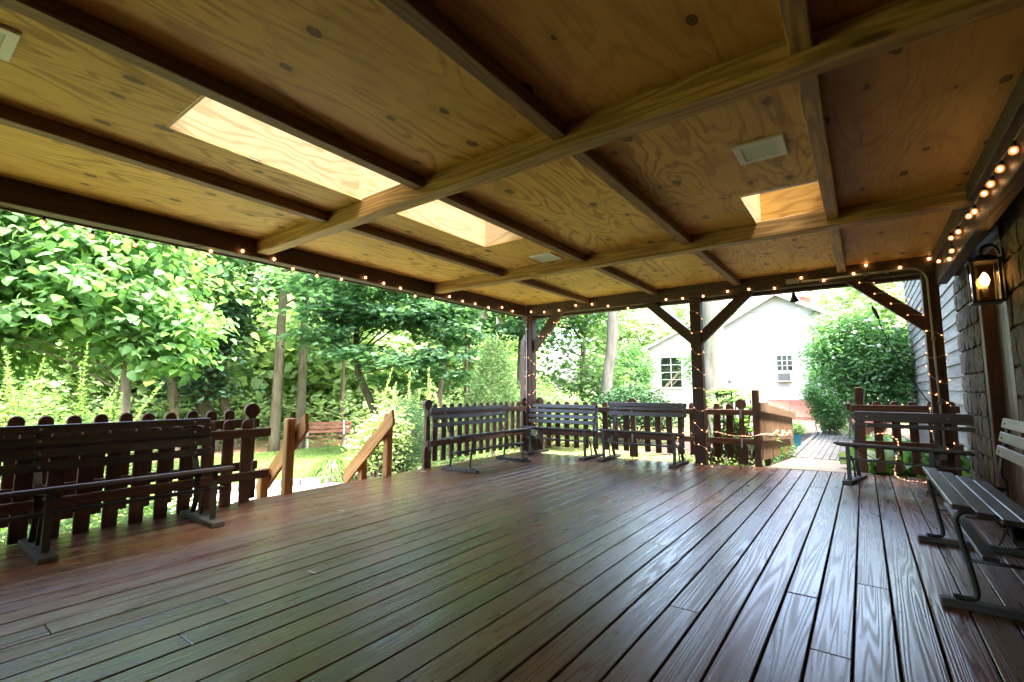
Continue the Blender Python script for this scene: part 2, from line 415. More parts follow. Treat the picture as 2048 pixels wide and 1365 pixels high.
# pavers on the path, joints recessed
path = bpy.data.objects['path_base']; path.name = 'path'; WM['path'] = WM['path_base']
pm = bbox_mesh(.192, .099, .05, .006, 'paver'); pm.materials.append(M_PAVER)
far_p = MB()
row = 0; y = 10.55
while y < 17.9:
    for c in range(11):
        x = -1.06 + c * .106 + rnd.uniform(-.003, .003)
        yy = y + (.1 if c % 2 else 0) + rnd.uniform(-.004, .004)
        z = gzf(x, yy) + .022 + rnd.uniform(-.003, .003)
        if row < 27:
            M = Matrix.Translation((x, yy, z)) @ Matrix.Rotation(R(90 + rnd.uniform(-1, 1)), 4, 'Z') @ Matrix.Rotation(R(rnd.uniform(-.8, .8)), 4, 'Y')
            obj('paver', pm, path, M)
        else: far_p.box(x-.0495, x+.0495, yy-.096, yy+.096, z-.02, z+.025)
    y += .2; row += 1
o = far_p.build('far_pavers', M_PAVER, path); o['kind'] = 'stuff'
bl = bbox_mesh(.19, .1, .09, .008, 'edging_stone'); bl.materials.append(M_PAVER)
for i in range(36):
    for x in (-1.17, .12):
        yy = 10.6 + i * .2
        obj('edging_stone', bl, path, Matrix.Translation((x + rnd.uniform(-.008,.008), yy, gzf(x, yy)+.03)) @ Matrix.Rotation(R(90+rnd.uniform(-3,3)), 4, 'Z'))

# ------------------------------------------------------------------ deck
deck = bpy.data.objects.new('deck', None); link(deck, None, Matrix.Translation((-2, 2, 0))); deck['kind'] = 'structure'
def yend(x): return 6.74 + (x + 4.7) * .165
PITCH = .1469
XB0 = -.097            # one of the joints between boards
joints = {-1: 2.38, -9: 2.38, -5: 2.43, -18: 1.17, -20: .577, -3: 6.2, -2: 2.95, 1: 1.9, -13: 3.9, -23: 2.6, -26: 4.8, -15: 5.6, -7: 5.2, -11: 1.0}
for i in range(-32, 6):
    xa = XB0 + i * PITCH; xb = xa + PITCH
    if xb > .87: continue
    if xa < -4.80: continue
    gap = .0045 + .006 * rnd.random() * (1.0 if xa > -2.6 else .4)
    wd = PITCH - gap; xc = (xa + xb) / 2
    ye = yend(xc)
    j = joints.get(i, None)
    if j is None: j = rnd.choice([.2, .9, -1.2, 3.3, 5.9, 4.4])
    for a, b in ((-3.6, j), (j, ye)):
        if b - a < .1: continue
        dz = rnd.uniform(-.0015, .0012)
        plank('board', (xc, a + .0015, -.019 + dz), (xc, b - .0015, -.019 + dz), wd, .038, M_DECK, deck, bev=.0035, roll=R(rnd.uniform(-.35, .35)))
plank('rim_board', (-4.815, -3.6, -.11), (-4.815, 6.72, -.11), .03, .18, M_FENCE, deck)
plank('rim_board', (-4.8, 6.77, -.11), (.85, 7.70, -.11), .03, .18, M_FENCE, deck)
mb = MB()
for yy in np.arange(-3.4, 6.7, .8): mb.box(-4.79, .86, yy, yy+.04, -.2, -.041)
mb.build('joists', M_FENCE, deck)
scr = MB()
for i in range(-32, 6):
    xa = XB0 + i * PITCH
    if xa + PITCH > .87 or xa < -4.80: continue
    for yy in np.arange(-3.4, 6.7, .4):
        for xo in (.025, PITCH - .03):
            cx_, cy_ = xa + xo + rnd.uniform(-.005,.005), yy + .02 + rnd.uniform(-.008,.008)
            if cy_ < yend(cx_) - .05 and cy_ > 0: scr.add([(cx_ + .0045*math.cos(q), cy_ + .0045*math.sin(q), .0022) for q in np.linspace(0, 6.283, 7)[:-1]], [(0,1,2,3,4,5)])
o = scr.build('screw_heads', M_IRON, deck); o['kind'] = 'stuff'
mb = MB().box(-4.79, .86, -3.6, 6.6, -.66, -.62); mb.build('under_deck_soil', M_SOIL, deck)

# ramp down to the path
ramp_o = bpy.data.objects.new('ramp', None); link(ramp_o, None, Matrix.Translation((-.55, 9, -.1))); ramp_o['kind'] = 'structure'
M_RAMP = wood('ramp_boards', (.14,.108,.073), (.22,.175,.125), rough=.7, rings=6, bump=.2, vary=.12, knots=False)
y0, y1, z0, z1 = 7.50, 10.52, -.012, -.225
n = 22
for i in range(n):
    a = i / n; b = (i + 1) / n; s = .19 * .8
    ya = y0 + (y1 - y0) * a; yb = y0 + (y1 - y0) * b; zc = z0 + (z1 - z0) * (a + b) / 2
    sl = math.atan2(z1 - z0, y1 - y0)
    M = Matrix.Translation((-.57, (ya + yb) / 2, zc - .015)) @ Matrix.Rotation(sl, 4, 'X')
    me = bbox_mesh(1.14, (yb - ya) - .004, .03, .002, 'board'); me.materials.append(M_RAMP); obj('board', me, ramp_o, M)
plank('threshold', (-1.14, 7.36, -.004), (.02, 7.545, -.004), .10, .02, M_RAMP, ramp_o)
for x in (-1.16, .02): plank('stringer', (x, 7.5, -.1), (x, 10.5, -.31), .035, .14, M_RAMPRAIL, ramp_o)

# ------------------------------------------------------------------ pavilion
pav = thing('pavilion', 'open timber porch roof with yellow plywood ceiling, beams and brown posts over the deck', 'pavilion', (-2, 3, 0))
ZC = 2.54          # underside of the plywood
# beams across
for yc in (-2.6, -.16, 2.28, 4.72):
    plank('beam', (-4.79, yc, 2.478), (.72, yc, 2.478), .118, .152, M_BEAM, pav, bev=.005)
# battens along
XBAT = (-3.585, -2.44, -1.30, -.125)
for xb in XBAT:
    for a, b in ((-3.6, -2.66), (-2.54, -.22), (-.10, 2.22), (2.34, 4.66), (4.78, 6.945)):
        plank('batten', (xb + rnd.uniform(-.006,.006), a, 2.4985), (xb + rnd.uniform(-.006,.006), b, 2.4985), .085, .078, M_BATTEN if xb < -.5 else M_BEAM, pav, bev=.004)
# edge beams
for a, b in ((-3.6, 2.2), (2.2, 6.95)):
    plank('edge_beam', (-4.86, a, 2.455), (-4.86, b, 2.455), .14, .19, M_BROWN, pav, bev=.005)
    plank('fascia', (-5.0, a, 2.475), (-5.0, b, 2.475), .03, .23, M_BROWN, pav)
    plank('soffit', (-4.957, a, 2.41), (-4.957, b, 2.41), .052, .03, M_BROWN, pav)
plank('header', (-4.79, 7.02, 2.45), (.72, 7.02, 2.45), .14, .185, M_HEADER, pav, bev=.005)
plank('header', (-4.93, 7.145, 2.43), (.95, 7.145, 2.43), .10, .22, M_BROWN, pav, bev=.005)
plank('fascia', (-5.0, 7.26, 2.52), (.95, 7.26, 2.52), .03, .24, M_BROWN, pav)
plank('ledger', (.765, -3.6, 2.37), (.765, 6.95, 2.37), .09, .34, M_BROWN, pav, bev=.005)
plank('ledger', (.705, -3.6, 2.475), (.705, 6.93, 2.475), .03, .125, M_HEADER, pav, bev=.003)
# ceiling sheets; skylight openings are cut from the sheets they pass through
SKY = [(-3.11, -2.60, .906, 3.76), (-.695, -.168, 3.915, 4.99)]
XE = (-4.79, -3.585, -2.44, -1.30, -.125, .72); YE = (-3.6, -2.6, -.16, 2.28, 4.72, 7.0)
def ceil_panel(x0, x1, ya, yb, mat):
    boxes = [(x0, x1, ya, yb)]
    for s in SKY:
        nb = []
        for q in boxes:
            cx0, cx1, cy0, cy1 = max(q[0], s[0]), min(q[1], s[1]), max(q[2], s[2]), min(q[3], s[3])
            if cx0 >= cx1 or cy0 >= cy1: nb.append(q); continue
            if q[0] < cx0: nb.append((q[0], cx0, q[2], q[3]))
            if cx1 < q[1]: nb.append((cx1, q[1], q[2], q[3]))
            if q[2] < cy0: nb.append((cx0, cx1, q[2], cy0))
            if cy1 < q[3]: nb.append((cx0, cx1, cy1, q[3]))
        boxes = nb
    c = Vector(((x0+x1)/2, (ya+yb)/2, ZC + .006)); mb = MB()
    for q in boxes:       # local X along the sheet (world Y)
        mb.box(q[2]-c.y, q[3]-c.y, -(q[1]-c.x), -(q[0]-c.x), -.006, .006)
    mb.build('ceiling_panel', mat, pav, Matrix.Translation(c) @ Matrix.Rotation(R(90), 4, 'Z'))
for i in range(5):
    for j in range(5):
        mt = M_PLY
        if i == 4 or (i == 3 and j < 3): mt = M_PLY2
        ceil_panel(XE[i] + .001, XE[i+1] - .001, YE[j] + .001, YE[j+1] - .001, mt)
# roof covering over it, open at the skylights
rc = MB(); M_ROOF = plain('roof_felt', (.06,.055,.05), rough=.9, var=.3, vscale=5)
def cut(boxes):
    for s in [(a-.014, b+.014, c-.014, d+.014) for a, b, c, d in SKY]:
        nb = []
        for q in boxes:
            cx0, cx1, cy0, cy1 = max(q[0], s[0]), min(q[1], s[1]), max(q[2], s[2]), min(q[3], s[3])
            if cx0 >= cx1 or cy0 >= cy1: nb.append(q); continue
            nb += [b for b in ((q[0], cx0, q[2], q[3]), (cx1, q[1], q[2], q[3]), (cx0, cx1, q[2], cy0), (cx0, cx1, cy1, q[3])) if b[1]-b[0] > 1e-6 and b[3]-b[2] > 1e-6]
        boxes = nb
    return boxes
for q in cut([(-5.05, .93, -3.7, 7.30)]): rc.box(*q, 2.80, 2.86)
rc.build('roof_covering', M_ROOF, pav)
# skylights: plywood lined shafts with a pane on top
for k, (x0, x1, ya, yb) in enumerate(SKY):
    zt = 2.93
    fr = MB().box(x0-.02, x0, ya-.02, yb+.02, zt, zt+.04).box(x1, x1+.02, ya-.02, yb+.02, zt, zt+.04).box(x0, x1, ya-.02, ya, zt, zt+.04).box(x0, x1, yb, yb+.02, zt, zt+.04)
    s = fr.build('skylight', M_STEEL, pav)
    cuts = [ya, 2.2, yb] if k == 0 else [ya, yb]
    for x, sgn in ((x0, -1), (x1, 1)):
        for a, b in zip(cuts[:-1], cuts[1:]):
            plank('shaft_lining', (x + sgn*.0065, a, (ZC+.004+zt)/2), (x + sgn*.0065, b, (ZC+.004+zt)/2), .012, zt-ZC-.004, M_SHAFT, s, bev=0)
    for y, sgn in ((ya, -1), (yb, 1)):
        plank('shaft_lining', (x0-.012, y + sgn*.0065, (ZC+.004+zt)/2), (x1+.012, y + sgn*.0065, (ZC+.004+zt)/2), .012, zt-ZC-.004, M_SHAFT if k == 0 else M_PLY, s, bev=0)
    MB().box(x0, x1, ya, yb, zt+.042, zt+.048).build('pane', M_DOME, s)
    t = .012
    for (p, q) in (((x0+t/2, ya, ZC-.004), (x0+t/2, yb, ZC-.004)), ((x0, yb-t/2, ZC-.004), (x1, yb-t/2, ZC-.004)), ((x0, ya+t/2, ZC-.004), (x1, ya+t/2, ZC-.004))):
        plank('trim_strip', p, q, t, .007, M_SHAFT, s, bev=.001)
# posts and braces
PW = .146
POSTS = {'c': (-4.72, 6.985), 'm': (-1.885, 7.06), 'r': (.672, 7.06)}
for k, (x, y) in POSTS.items():
    p = plank('post', (x, y, 0 if k != 'c' else -.6), (x, y, 2.358), PW, PW, M_BROWN, pav, up=(0,1,0), bev=.006)
def brace(x, y, sgn, reach=.60, drop=.56):
    a = Vector((x + sgn*PW/2, y, 2.358 - drop)); b = Vector((x + sgn*(PW/2 + reach), y, 2.358))
    d = (b - a).normalized(); nrm = Vector((-d.z, 0, d.x)) * (1 if d.x > 0 else -1)
    mb = MB(); hw = .075
    # a parallelogram cut flush with post and header
    poly = [(a.x, a.z - .10), (b.x + sgn*.10, b.z), (b.x - sgn*.09, b.z), (a.x, a.z + .09)]
    L = math.hypot(poly[1][0]-poly[0][0], poly[1][1]-poly[0][1])
    ang = math.atan2(poly[1][1]-poly[0][1], poly[1][0]-poly[0][0])
    c = Vector((sum(p[0] for p in poly)/4, y, sum(p[1] for p in poly)/4))
    M = Matrix.Translation(c) @ Matrix.Rotation(-ang, 4, 'Y')
    Mi = M.inverted(); q = []
    for yy in (-.045, .045):
        for p in poly: q.append(Mi @ Vector((p[0], y + yy, p[1])))
    mb.add(q, [(3,2,1,0),(4,5,6,7),(0,1,5,4),(1,2,6,5),(2,3,7,6),(3,0,4,7)])
    mb.build('brace', M_BROWN, pav, M)
brace(-4.72, 7.0, 1, .50, .55); brace(-1.885, 7.06, -1); brace(-1.885, 7.06, 1); brace(.672, 7.06, -1)
# brace of the left side at the corner post (runs along the edge beam behind the post) and post bases
for k, (x, y) in list(POSTS.items())[1:]:
    MB().box(x-.085, x+.085, y-.085, y+.085, -.004, .006).build('post_base', M_FOOT, pav)

# ------------------------------------------------------------------ fences
def arch_poly(w, z0, z1, n=9):
    r = w / 2; zc = z1 - r
    return [(-r, z0), (r, z0)] + [(r*math.cos(math.pi*i/(n-1)), zc + r*math.sin(math.pi*i/(n-1))) for i in range(n)]
_pk = {}
def picket_mesh(w, h, t, mat):
    """round topped picket, local X up the grain, base at 0"""
    key = (w, h, t, mat.name)
    if key not in _pk:
        poly = arch_poly(w, 0, h)
        mb = MB(); n = len(poly)
        e = .005
        def ring(s, tt): return [(z if z < e else z - (s if z > h - w/2 - e else 0), x*(1 - s/(w/2)), tt) for x, z in poly]
        v = ring(e, -t/2) + ring(0, -t/2+e) + ring(0, t/2-e) + ring(e, t/2)
        f = [tuple(range(n))[::-1], tuple(range(3*n, 4*n))]
        for k in range(3): f += [(k*n+i, k*n+(i+1)%n, (k+1)*n+(i+1)%n, (k+1)*n+i) for i in range(n)]
        mb.add(v, f); me = mb.mesh('picket'); me.materials.append(mat); _pk[key] = me
    return _pk[key]
def disc_post_poly(zb):
    """flat newel: wide foot with round shoulders, slim shaft, disc head"""
    p = [(-.062, zb), (.062, zb), (.062, .235)]
    p += [(.036 + .026*math.cos(a), .235 + .045*math.sin(a)) for a in np.linspace(.2, 1.5, 5)]
    p += [(.034, .30), (.034, .765)]
    p += [(.070*math.cos(a), .842 + .070*math.sin(a)) for a in np.linspace(-1.05, math.pi + 1.05, 22)]
    p += [(-.034, .765), (-.034, .30)]
    p += [(-.036 - .026*math.cos(a), .235 + .045*math.sin(a)) for a in np.linspace(1.5, .2, 5)]
    p += [(-.062, .235)]
    return p
def frame_matrix(o, along):
    """local X up, local Y along the fence"""
    a = Vector((along[0], along[1], 0)).normalized(); up = Vector((0,0,1)); z = up.cross(a)
    M = Matrix((up, a, z)).transposed().to_4x4(); M.translation = o; return M
def disc_post(x, y, along, parent, zb=0.0, t=.045):
    poly = disc_post_poly(zb)
    mb = MB(); mb.prism([(z, u) for u, z in poly], 'Z', -t/2, t/2)
    return mb.build('post', M_FENCE, parent, frame_matrix((x, y, 0), along))
def fence(name, label, A, B, side, pitch, z0, z1, rails, mat=M_FENCE, pw=.088, pt=.028, discs=(), first=.08, skip=(), parent=None, railext=(0, 0), strap=True):
    """pickets from A to B; rails on the side given by a unit vector; rails = [(zbot, ztop)]"""
    A = Vector((*A, 0)); B = Vector((*B, 0)); d = (B - A); L = d.length; d.normalize(); sd_ = Vector((*side, 0))
    t = parent or thing(name, label, 'fence', ((A+B)/2))
    s = first
    me = picket_mesh(pw, z1 - z0, pt, mat)
    while s < L - .02:
        if all(abs(s - q) > .06 for q in discs) and all(not (a < s < b) for a, b in skip):
            P = A + d * s
            M = frame_matrix((P.x, P.y, z0 + rnd.uniform(-.006, .006)), d) @ Matrix.Rotation(R(rnd.uniform(-.7, .7)), 4, 'Z')
            obj('picket', me, t, M)
        s += pitch
    for q in discs:
        P = A + d * q; P -= sd_ * 0
        disc_post(P.x, P.y, d, t)
    off = sd_ * (pt/2 + .02)
    for a, b in rails:
        r = plank('rail', A + off - d*railext[0] + Vector((0,0,(a+b)/2)), B + off + d*railext[1] + Vector((0,0,(a+b)/2)), .036, b - a, mat, t, bev=.004)
        if strap:
            for q in discs:
                P = A + d * q + off + sd_ * .021
                plank('strap', P + Vector((0,0,a-.045)), P + Vector((0,0,b+.005)), .024, .004, M_STEEL, r, up=tuple(sd_), bev=0)
    return t
RAILS = [(.28, .36), (.685, .765)]
fence('picket_fence', 'low inner row of dark brown pickets standing on the deck behind the long near bench',
      (-4.725, -1.2), (-4.725, 2.37), (1, 0), .165, .0, .77, [(.21, .285), (.60, .68)], first=.10, railext=(0, .03), pw=.095)
fence('picket_fence', 'taller outer row of round topped pickets ending in a disc post beside the stair opening',
      (-4.875, -1.2), (-4.875, 2.36), (1, 0), .158, .09, .858, RAILS, first=.135, discs=(3.50,))
f = fence('picket_fence', 'round topped picket fence behind the three slat bench on the lawn side',
      (-4.80, 4.56), (-4.80, 6.93), (1, 0), .164, .075, .853, RAILS, first=.18, discs=(.03, 2.30))
f = fence('picket_fence', 'round topped picket fence running behind the two benches by the middle post',
      (-4.60, 7.055), (-1.30, 7.50), (0, -1), .1675, .085, .853, RAILS, first=.19, discs=(.03, 1.65, 3.20), railext=(0, .08))
plank('post', (-1.235, 7.49, -.1), (-1.235, 7.49, 1.045), .088, .088, M_FENCE, f, up=(0,1,0), bev=.008)
f = fence('picket_fence', 'short dark picket fence right of the ramp, behind the bench beside the grey clapboards',
      (-.06, 7.60), (.90, 7.72), (0, -1), .178, .03, .905, [(.33, .41), (.77, .855)], first=.18, railext=(.09, 0))
plank('post', (-.055, 7.62, -.1), (-.055, 7.62, 1.08), .088, .088, M_FENCE, f, up=(0,1,0), bev=.008)
plank('rail_end', (-.17, 7.58, .83), (-.17, 7.75, .83), .05, .10, M_FENCE, f, bev=.012)

# ramp railing: close set pickets falling with the ramp
rr = thing('ramp_railing', 'weathered tan railing with close set pickets sloping down beside the ramp', 'railing', (-1.2, 9.3, -.1))
def rslope(y): return -.072 * (y - 7.3)
pm = picket_mesh(.062, .76, .02, M_RAMPRAIL)
yy = 7.62
while yy < 11.25:
    obj('picket', pm, rr, frame_matrix((-1.205, yy, .08 + rslope(yy)), (0, 1)))
    yy += .118
plank('rail', (-1.165, 7.30, .815), (-1.165, 11.35, .815 + rslope(11.35)), .036, .125, M_RAMPRAIL, rr, bev=.005)
plank('rail', (-1.165, 7.34, .385), (-1.165, 10.75, .385 + rslope(10.75)), .036, .075, M_RAMPRAIL, rr, bev=.005)
for y in (8.50, 10.35):
    plank('post', (-1.265, y, -.35), (-1.265, y, .955 + rslope(y)*1.1), .085, .085, M_RAMPRAIL, rr, up=(0,1,0), bev=.012)

# stair handrails
def handrail(label, y, side, cut):
    t = thing('stair_handrail', label, 'handrail', (-4.9, y, 0))
    x0, zt, x1, zl = -4.60, .79, -5.56, -.06
    hw = .075
    plank('post', (-4.80, y, -.55), (-4.80, y, .755), .088, .088, M_RAIL, t, up=(0,1,0), bev=.010)
    plank('post', (-5.29, y, -.66), (-5.29, y, .205), .088, .088, M_RAIL, t, up=(0,1,0), bev=.010)
    yo = y + side * .078
    d = Vector((x1-x0, 0, zl-zt)).normalized(); nr = Vector((-d.z, 0, d.x))
    if nr.z < 0: nr = -nr
    a = Vector((x0, yo, zt-.07)); b = Vector((x1, yo, zl-.05)); L = (b-a).length
    M = Matrix((d, Vector((0,1,0)), d.cross(Vector((0,1,0))))).transposed().to_4x4(); M.translation = (a+b)/2
    # plumb cut ends
    k = abs(d.z/d.x) if d.x else 0
    s = 1 if (M.to_3x3() @ Vector((0,0,1))).z > 0 else -1
    poly = [(-L/2 - s*hw*k*.0, -hw), (L/2, -hw), (L/2, hw), (-L/2, hw)]
    sh = hw * k * .55
    poly = [(-L/2 + s*sh, -hw), (L/2 + s*sh, -hw), (L/2 - s*sh, hw), (-L/2 - s*sh, hw)]
    e = .03
    poly = [(-L/2 + s*sh, -hw), (L/2 + s*sh - e, -hw), (L/2 + s*sh, -hw + e), (L/2 - s*sh, hw), (-L/2 - s*sh + e, hw), (-L/2 - s*sh, hw - e)]
    MB().prism(poly, 'Y', -.019, .019).build('rail', M_RAIL, t, M)
    MB().box(-4.845, -4.77, min(y+side*.046, y+side*.057), max(y+side*.046, y+side*.057), .55, .62).build('bracket', M_FENCE, t)
    MB().box(-5.33, -5.25, min(y+side*.046, y+side*.057), max(y+side*.046, y+side*.057), .08, .14).build('bracket', M_FENCE, t)
handrail('cedar stair handrail nearer the long bench, with its square post in front', 2.655, 1, 0)
handrail('cedar stair handrail next to the white flowered bush', 3.93, -1, 0)
st = thing('garden_steps', 'wooden steps leading down from the deck to the pale gravel', 'steps', (-5.2, 3.3, -.6))
for i in range(2):
    z = -.21 - i * .2; x = -4.85 - i * .29
    plank('tread', (x-.15, 2.72, z), (x-.15, 3.86, z), .30, .036, M_FENCE, st, bev=.004)
    plank('riser', (x-.01, 2.72, z-.10), (x-.01, 3.86, z-.10), .02, .16, M_FENCE, st)
for y in (2.70, 3.88): plank('stringer', (-4.84, y, -.15), (-5.45, y, -.56), .035, .22, M_FENCE, st)

# ------------------------------------------------------------------ benches
def bez(pts, n=7):
    """smooth polyline through control points (Catmull-Rom)"""
    P = [Vector(p) for p in pts]; P = [P[0]*2-P[1]] + P + [P[-1]*2-P[-2]]; out = []
    for i in range(1, len(P)-2):
        for k in range(n):
            t = k/n
            out.append(.5*((2*P[i]) + (P[i+1]-P[i-1])*t + (2*P[i-1]-5*P[i]+4*P[i+1]-P[i+2])*t*t + (-P[i-1]+3*P[i]-3*P[i+1]+P[i+2])*t**3))
    out.append(P[-2]); return out
def bench(label, loc, rotz, length, legs, kind, back, seat_z=.43, seatd=.40, over=0.0, foot=.62, foot_x=0.0, backdx=0.0, nseat=4, tilt=.045, seat_len=None, slat_h=.062):
    """local X along the bench, local -Y is the front; the origin is the middle of the front legs' line on the deck.
       back = [(zbot, ztop)] slats; legs = local x of each leg frame"""
    t = thing('park_bench', label, 'bench', loc, 'dark slatted benches around the deck', rotz)
    W = WM[t.name]
    def P(x, y, z): return W @ Vector((x, y, z))
    def yb(z): return seatd + .02 + (z - seat_z) * .22      # reclined back
    x0, x1 = length
    sw = (seatd - .012*(nseat-1)) / nseat
    for i in range(nseat):
        y = -.03 + sw/2 + i*(sw+.012); z = seat_z - .012 - tilt*(i/(max(1, nseat-1)))
        zz = z + (.006 if i == 0 else 0)
        plank('seat_slat', P(x0 + rnd.uniform(0,.006), y, zz), P(x1 - rnd.uniform(0,.006), y, zz), sw, .026, M_BENCH, t, up=tuple(W.to_3x3() @ Vector((0, .09, 1))), bev=.004)
    for a, b in back:
        zc = (a+b)/2; y = yb(zc) - .014
        s = plank('back_slat', P(x0+backdx, y, zc), P(x1+backdx, y, zc), .024, b-a, M_BENCH, t, up=tuple(W.to_3x3() @ Vector((0, .22, 1))), bev=.004)
        for lx in legs:
            bb = MB().lathe([(.009, 0), (.008, .003), (.004, .006)], n=8)
            Mb = Matrix.Translation(P(lx+backdx, y - .013, zc)) @ Matrix.Rotation(rotz, 4, 'Z') @ Matrix.Rotation(R(90), 4, 'X')
            bb.build('bolt', M_STEEL, s, Mb)
    for lx in legs:
        fp = plank('foot_board', P(lx, -.09+foot_x, .02), P(lx, foot-.09+foot_x, .02), .095 if kind == 'flat' else .06, .04, M_FOOT, t, bev=.006)
        if kind == 'flat':
            lg = MB()
            lg.ribbon([P(lx, .02, .042), P(lx, .02, seat_z-.03)], W.to_3x3() @ Vector((1,0,0)), .04, .014)
            lg.build('front_leg', M_IRON, t)
            rl = MB(); rl.ribbon(bez([P(lx, .40, .042), P(lx, .355, .14), P(lx, .34, .27), P(lx, .37, seat_z-.04), P(lx, yb(.55), .55), P(lx, yb(back[-1][1])+.004, max(b for a, b in back)-.01)]), W.to_3x3() @ Vector((1,0,0)), .04, .012)
            rl.build('rear_leg', M_IRON, t)
            rl = MB(); rl.ribbon([P(lx, 0, seat_z-.034), P(lx, .38, seat_z-.034-tilt)], W.to_3x3() @ Vector((1,0,0)), .036, .01)
            rl.ribbon(bez([P(lx, .05, .30), P(lx, .13, .285), P(lx, .20, .21), P(lx, .24, .045)]), W.to_3x3() @ Vector((1,0,0)), .02, .008)
            rl.build('seat_bearer', M_IRON, t)
        else:
            r = .0125
            lg = MB().tube(bez([P(lx, -.045, .05), P(lx, .015, .05), P(lx, .045, .075), P(lx, .028, .2), P(lx, .0, .36), P(lx, -.005, seat_z-.07), P(lx, .03, seat_z-.036), P(lx, .10, seat_z-.036-tilt*.2)]), r, 8)
            lg.build('front_leg', M_IRON, t, smooth=True)
            rl = MB().tube(bez([P(lx, .46, .05), P(lx, .41, .055), P(lx, .385, .09), P(lx, .37, .25), P(lx, .375, seat_z-.05), P(lx, yb(.52), .52), P(lx, yb(.8)+.006, max(b for a, b in back)-.01)]), r, 8)
            rl.build('rear_leg', M_IRON, t, smooth=True)
            rl = MB().tube([P(lx, .10, seat_z-.036-tilt*.2), P(lx, .37, seat_z-.034-tilt)], r, 8).tube([P(lx, .022, .23), P(lx, .37, .23)], .009, 8)
            rl.build('seat_bearer', M_IRON, t, smooth=True)
        for yy in (.02 if kind == 'flat' else -.03, .40):
            MB().lathe([(.022,0),(.02,.005),(.011,.007),(.011,.016),(.004,.018)], n=10).build('bolt', M_IRON, fp, Matrix.Translation(P(lx, yy, .041)))
    a, b = min(legs), max(legs)
    plank('stretcher', P(x0+.03, .095, .262), P(x1-.03, .095, .262), .06, .022, M_BENCH, t, bev=.003)
    if kind == 'rodx':
        pass
    for q, sg in ((a, 1), (b, -1)):
        MB().tube([P(q, .19, seat_z-.05), P(q + sg*.22, .17, .27)], .005, 6).build('diagonal_tie', M_IRON, t)
    return t
S4 = [(.49, .552), (.575, .637), (.66, .722), (.742, .803)]
S3 = [(.563, .618), (.659, .714), (.755, .812)]
# near left bench faces into the deck: local -Y = world +X  -> rotz = +90 deg
bench('long dark bench with four back slats in front of the double picket row', (-4.14, 1.235, 0), R(90), (-.88, .60), (-.475, .475), 'flat', S4, seat_z=.43)
bench('dark bench with three back slats and bent rod legs along the lawn side fence', (-4.05, 5.25, 0), R(90), (-.86, .72), (-.58, .59), 'rod', S3, seat_z=.475)
bench('dark four slat bench standing in the corner in front of the downspout post', (-4.0, 6.50, 0), 0, (-.62, .66), (-.43, .57), 'flat', S4, seat_z=.45, seatd=.36, backdx=-.10)
bench('dark bench with one broad top board, between the corner bench and the middle post', (-2.68, 6.62, 0), 0, (-.60, .60), (-.50, .55), 'flat', [(.645, .71), (.738, .785), (.787, .85)], seat_z=.455)
bench('dark two board bench turned slightly, beside the grey clapboard wall and lantern', (.22, 6.57, 0), R(-13), (-.55, .60), (-.42, .30), 'flat', [(.61, .655), (.675, .79)], seat_z=.445, backdx=.10)
bench('dark bench with glossy seat boards running along the stone wall', (.335, 3.84, 0), R(-90), (-.70, .70), (-.62, .60), 'rod', [(.615, .68), (.705, .77), (.795, .86)], seat_z=.495, seatd=.33, tilt=.06)

# ------------------------------------------------------------------ string lights
globe_me = MB().lathe([(.004,.0),(.012,-.003),(.0185,-.012),(.0205,-.022),(.0185,-.032),(.011,-.040),(.002,-.043)], n=12).mesh('bulb', True); globe_me.materials.append(M_GLOBE)
fil_me = MB().lathe([(.001,-.010),(.0075,-.014),(.0095,-.021),(.0075,-.028),(.001,-.032)], n=8).mesh('filament', True); fil_me.materials.append(M_FILAMENT)
sock_me = MB().lathe([(.006,.026),(.010,.022),(.011,.004),(.009,-.002)], n=8).mesh('socket', True); sock_me.materials.append(M_BLACK)
def bulb_string(label, pts, anchors):
    """pts = bulb centres; the cable runs through the sockets and the anchors between them"""
    t = thing('string_lights', label, 'string lights', pts[len(pts)//2])
    for i, p in enumerate(pts):
        M = Matrix.Translation((p[0], p[1], p[2] + .02)) @ Matrix.Rotation(R(rnd.uniform(-14, 14)), 4, 'X') @ Matrix.Rotation(R(rnd.uniform(-14, 14)), 4, 'Y')
        s = obj('bulb', globe_me, t, M); obj('filament', fil_me, s, M); obj('socket', sock_me, s, M)
    MB().tube(bez(anchors, 4), .0035, 6).build('cable', M_WIRE, t)
L = [(.43,2.30),(.70,2.28),(.98,2.25),(1.26,2.25),(1.55,2.27),(1.83,2.335),(2.08,2.385),(2.39,2.375),(2.62,2.33),(2.90,2.31),(3.21,2.33),(3.50,2.395),(3.77,2.375),(4.05,2.36),(4.34,2.31),(4.67,2.325),(4.96,2.395),(5.24,2.37),(5.52,2.37),(5.85,2.36),(6.20,2.41),(6.5,2.385)]
pts = [(-4.765 - (.06 if z < 2.35 else 0), y, z) for y, z in L]
bulb_string('string of amber globe bulbs hung along the lawn side edge beam', pts, [(-4.765 - (.06 if z < 2.35 else 0), y, z + .045) for y, z in L])
H = [(-4.67,2.42),(-4.39,2.39),(-4.09,2.39),(-3.77,2.44),(-3.48,2.43),(-3.19,2.37),(-2.88,2.31),(-2.27,2.37),(-2.03,2.36),(-1.74,2.36),(-1.42,2.39),(-1.16,2.385),(-.85,2.36),(-.55,2.455),(-.31,2.39),(-.01,2.43),(.11,2.515),(.42,2.44),(.67,2.5)]
pts = [(x, 6.925 if z > 2.355 else 6.98, z) for x, z in H]
bulb_string('string of amber globe bulbs along the far header above the benches', pts, [(x, y, z + .045) for x, y, z in pts])
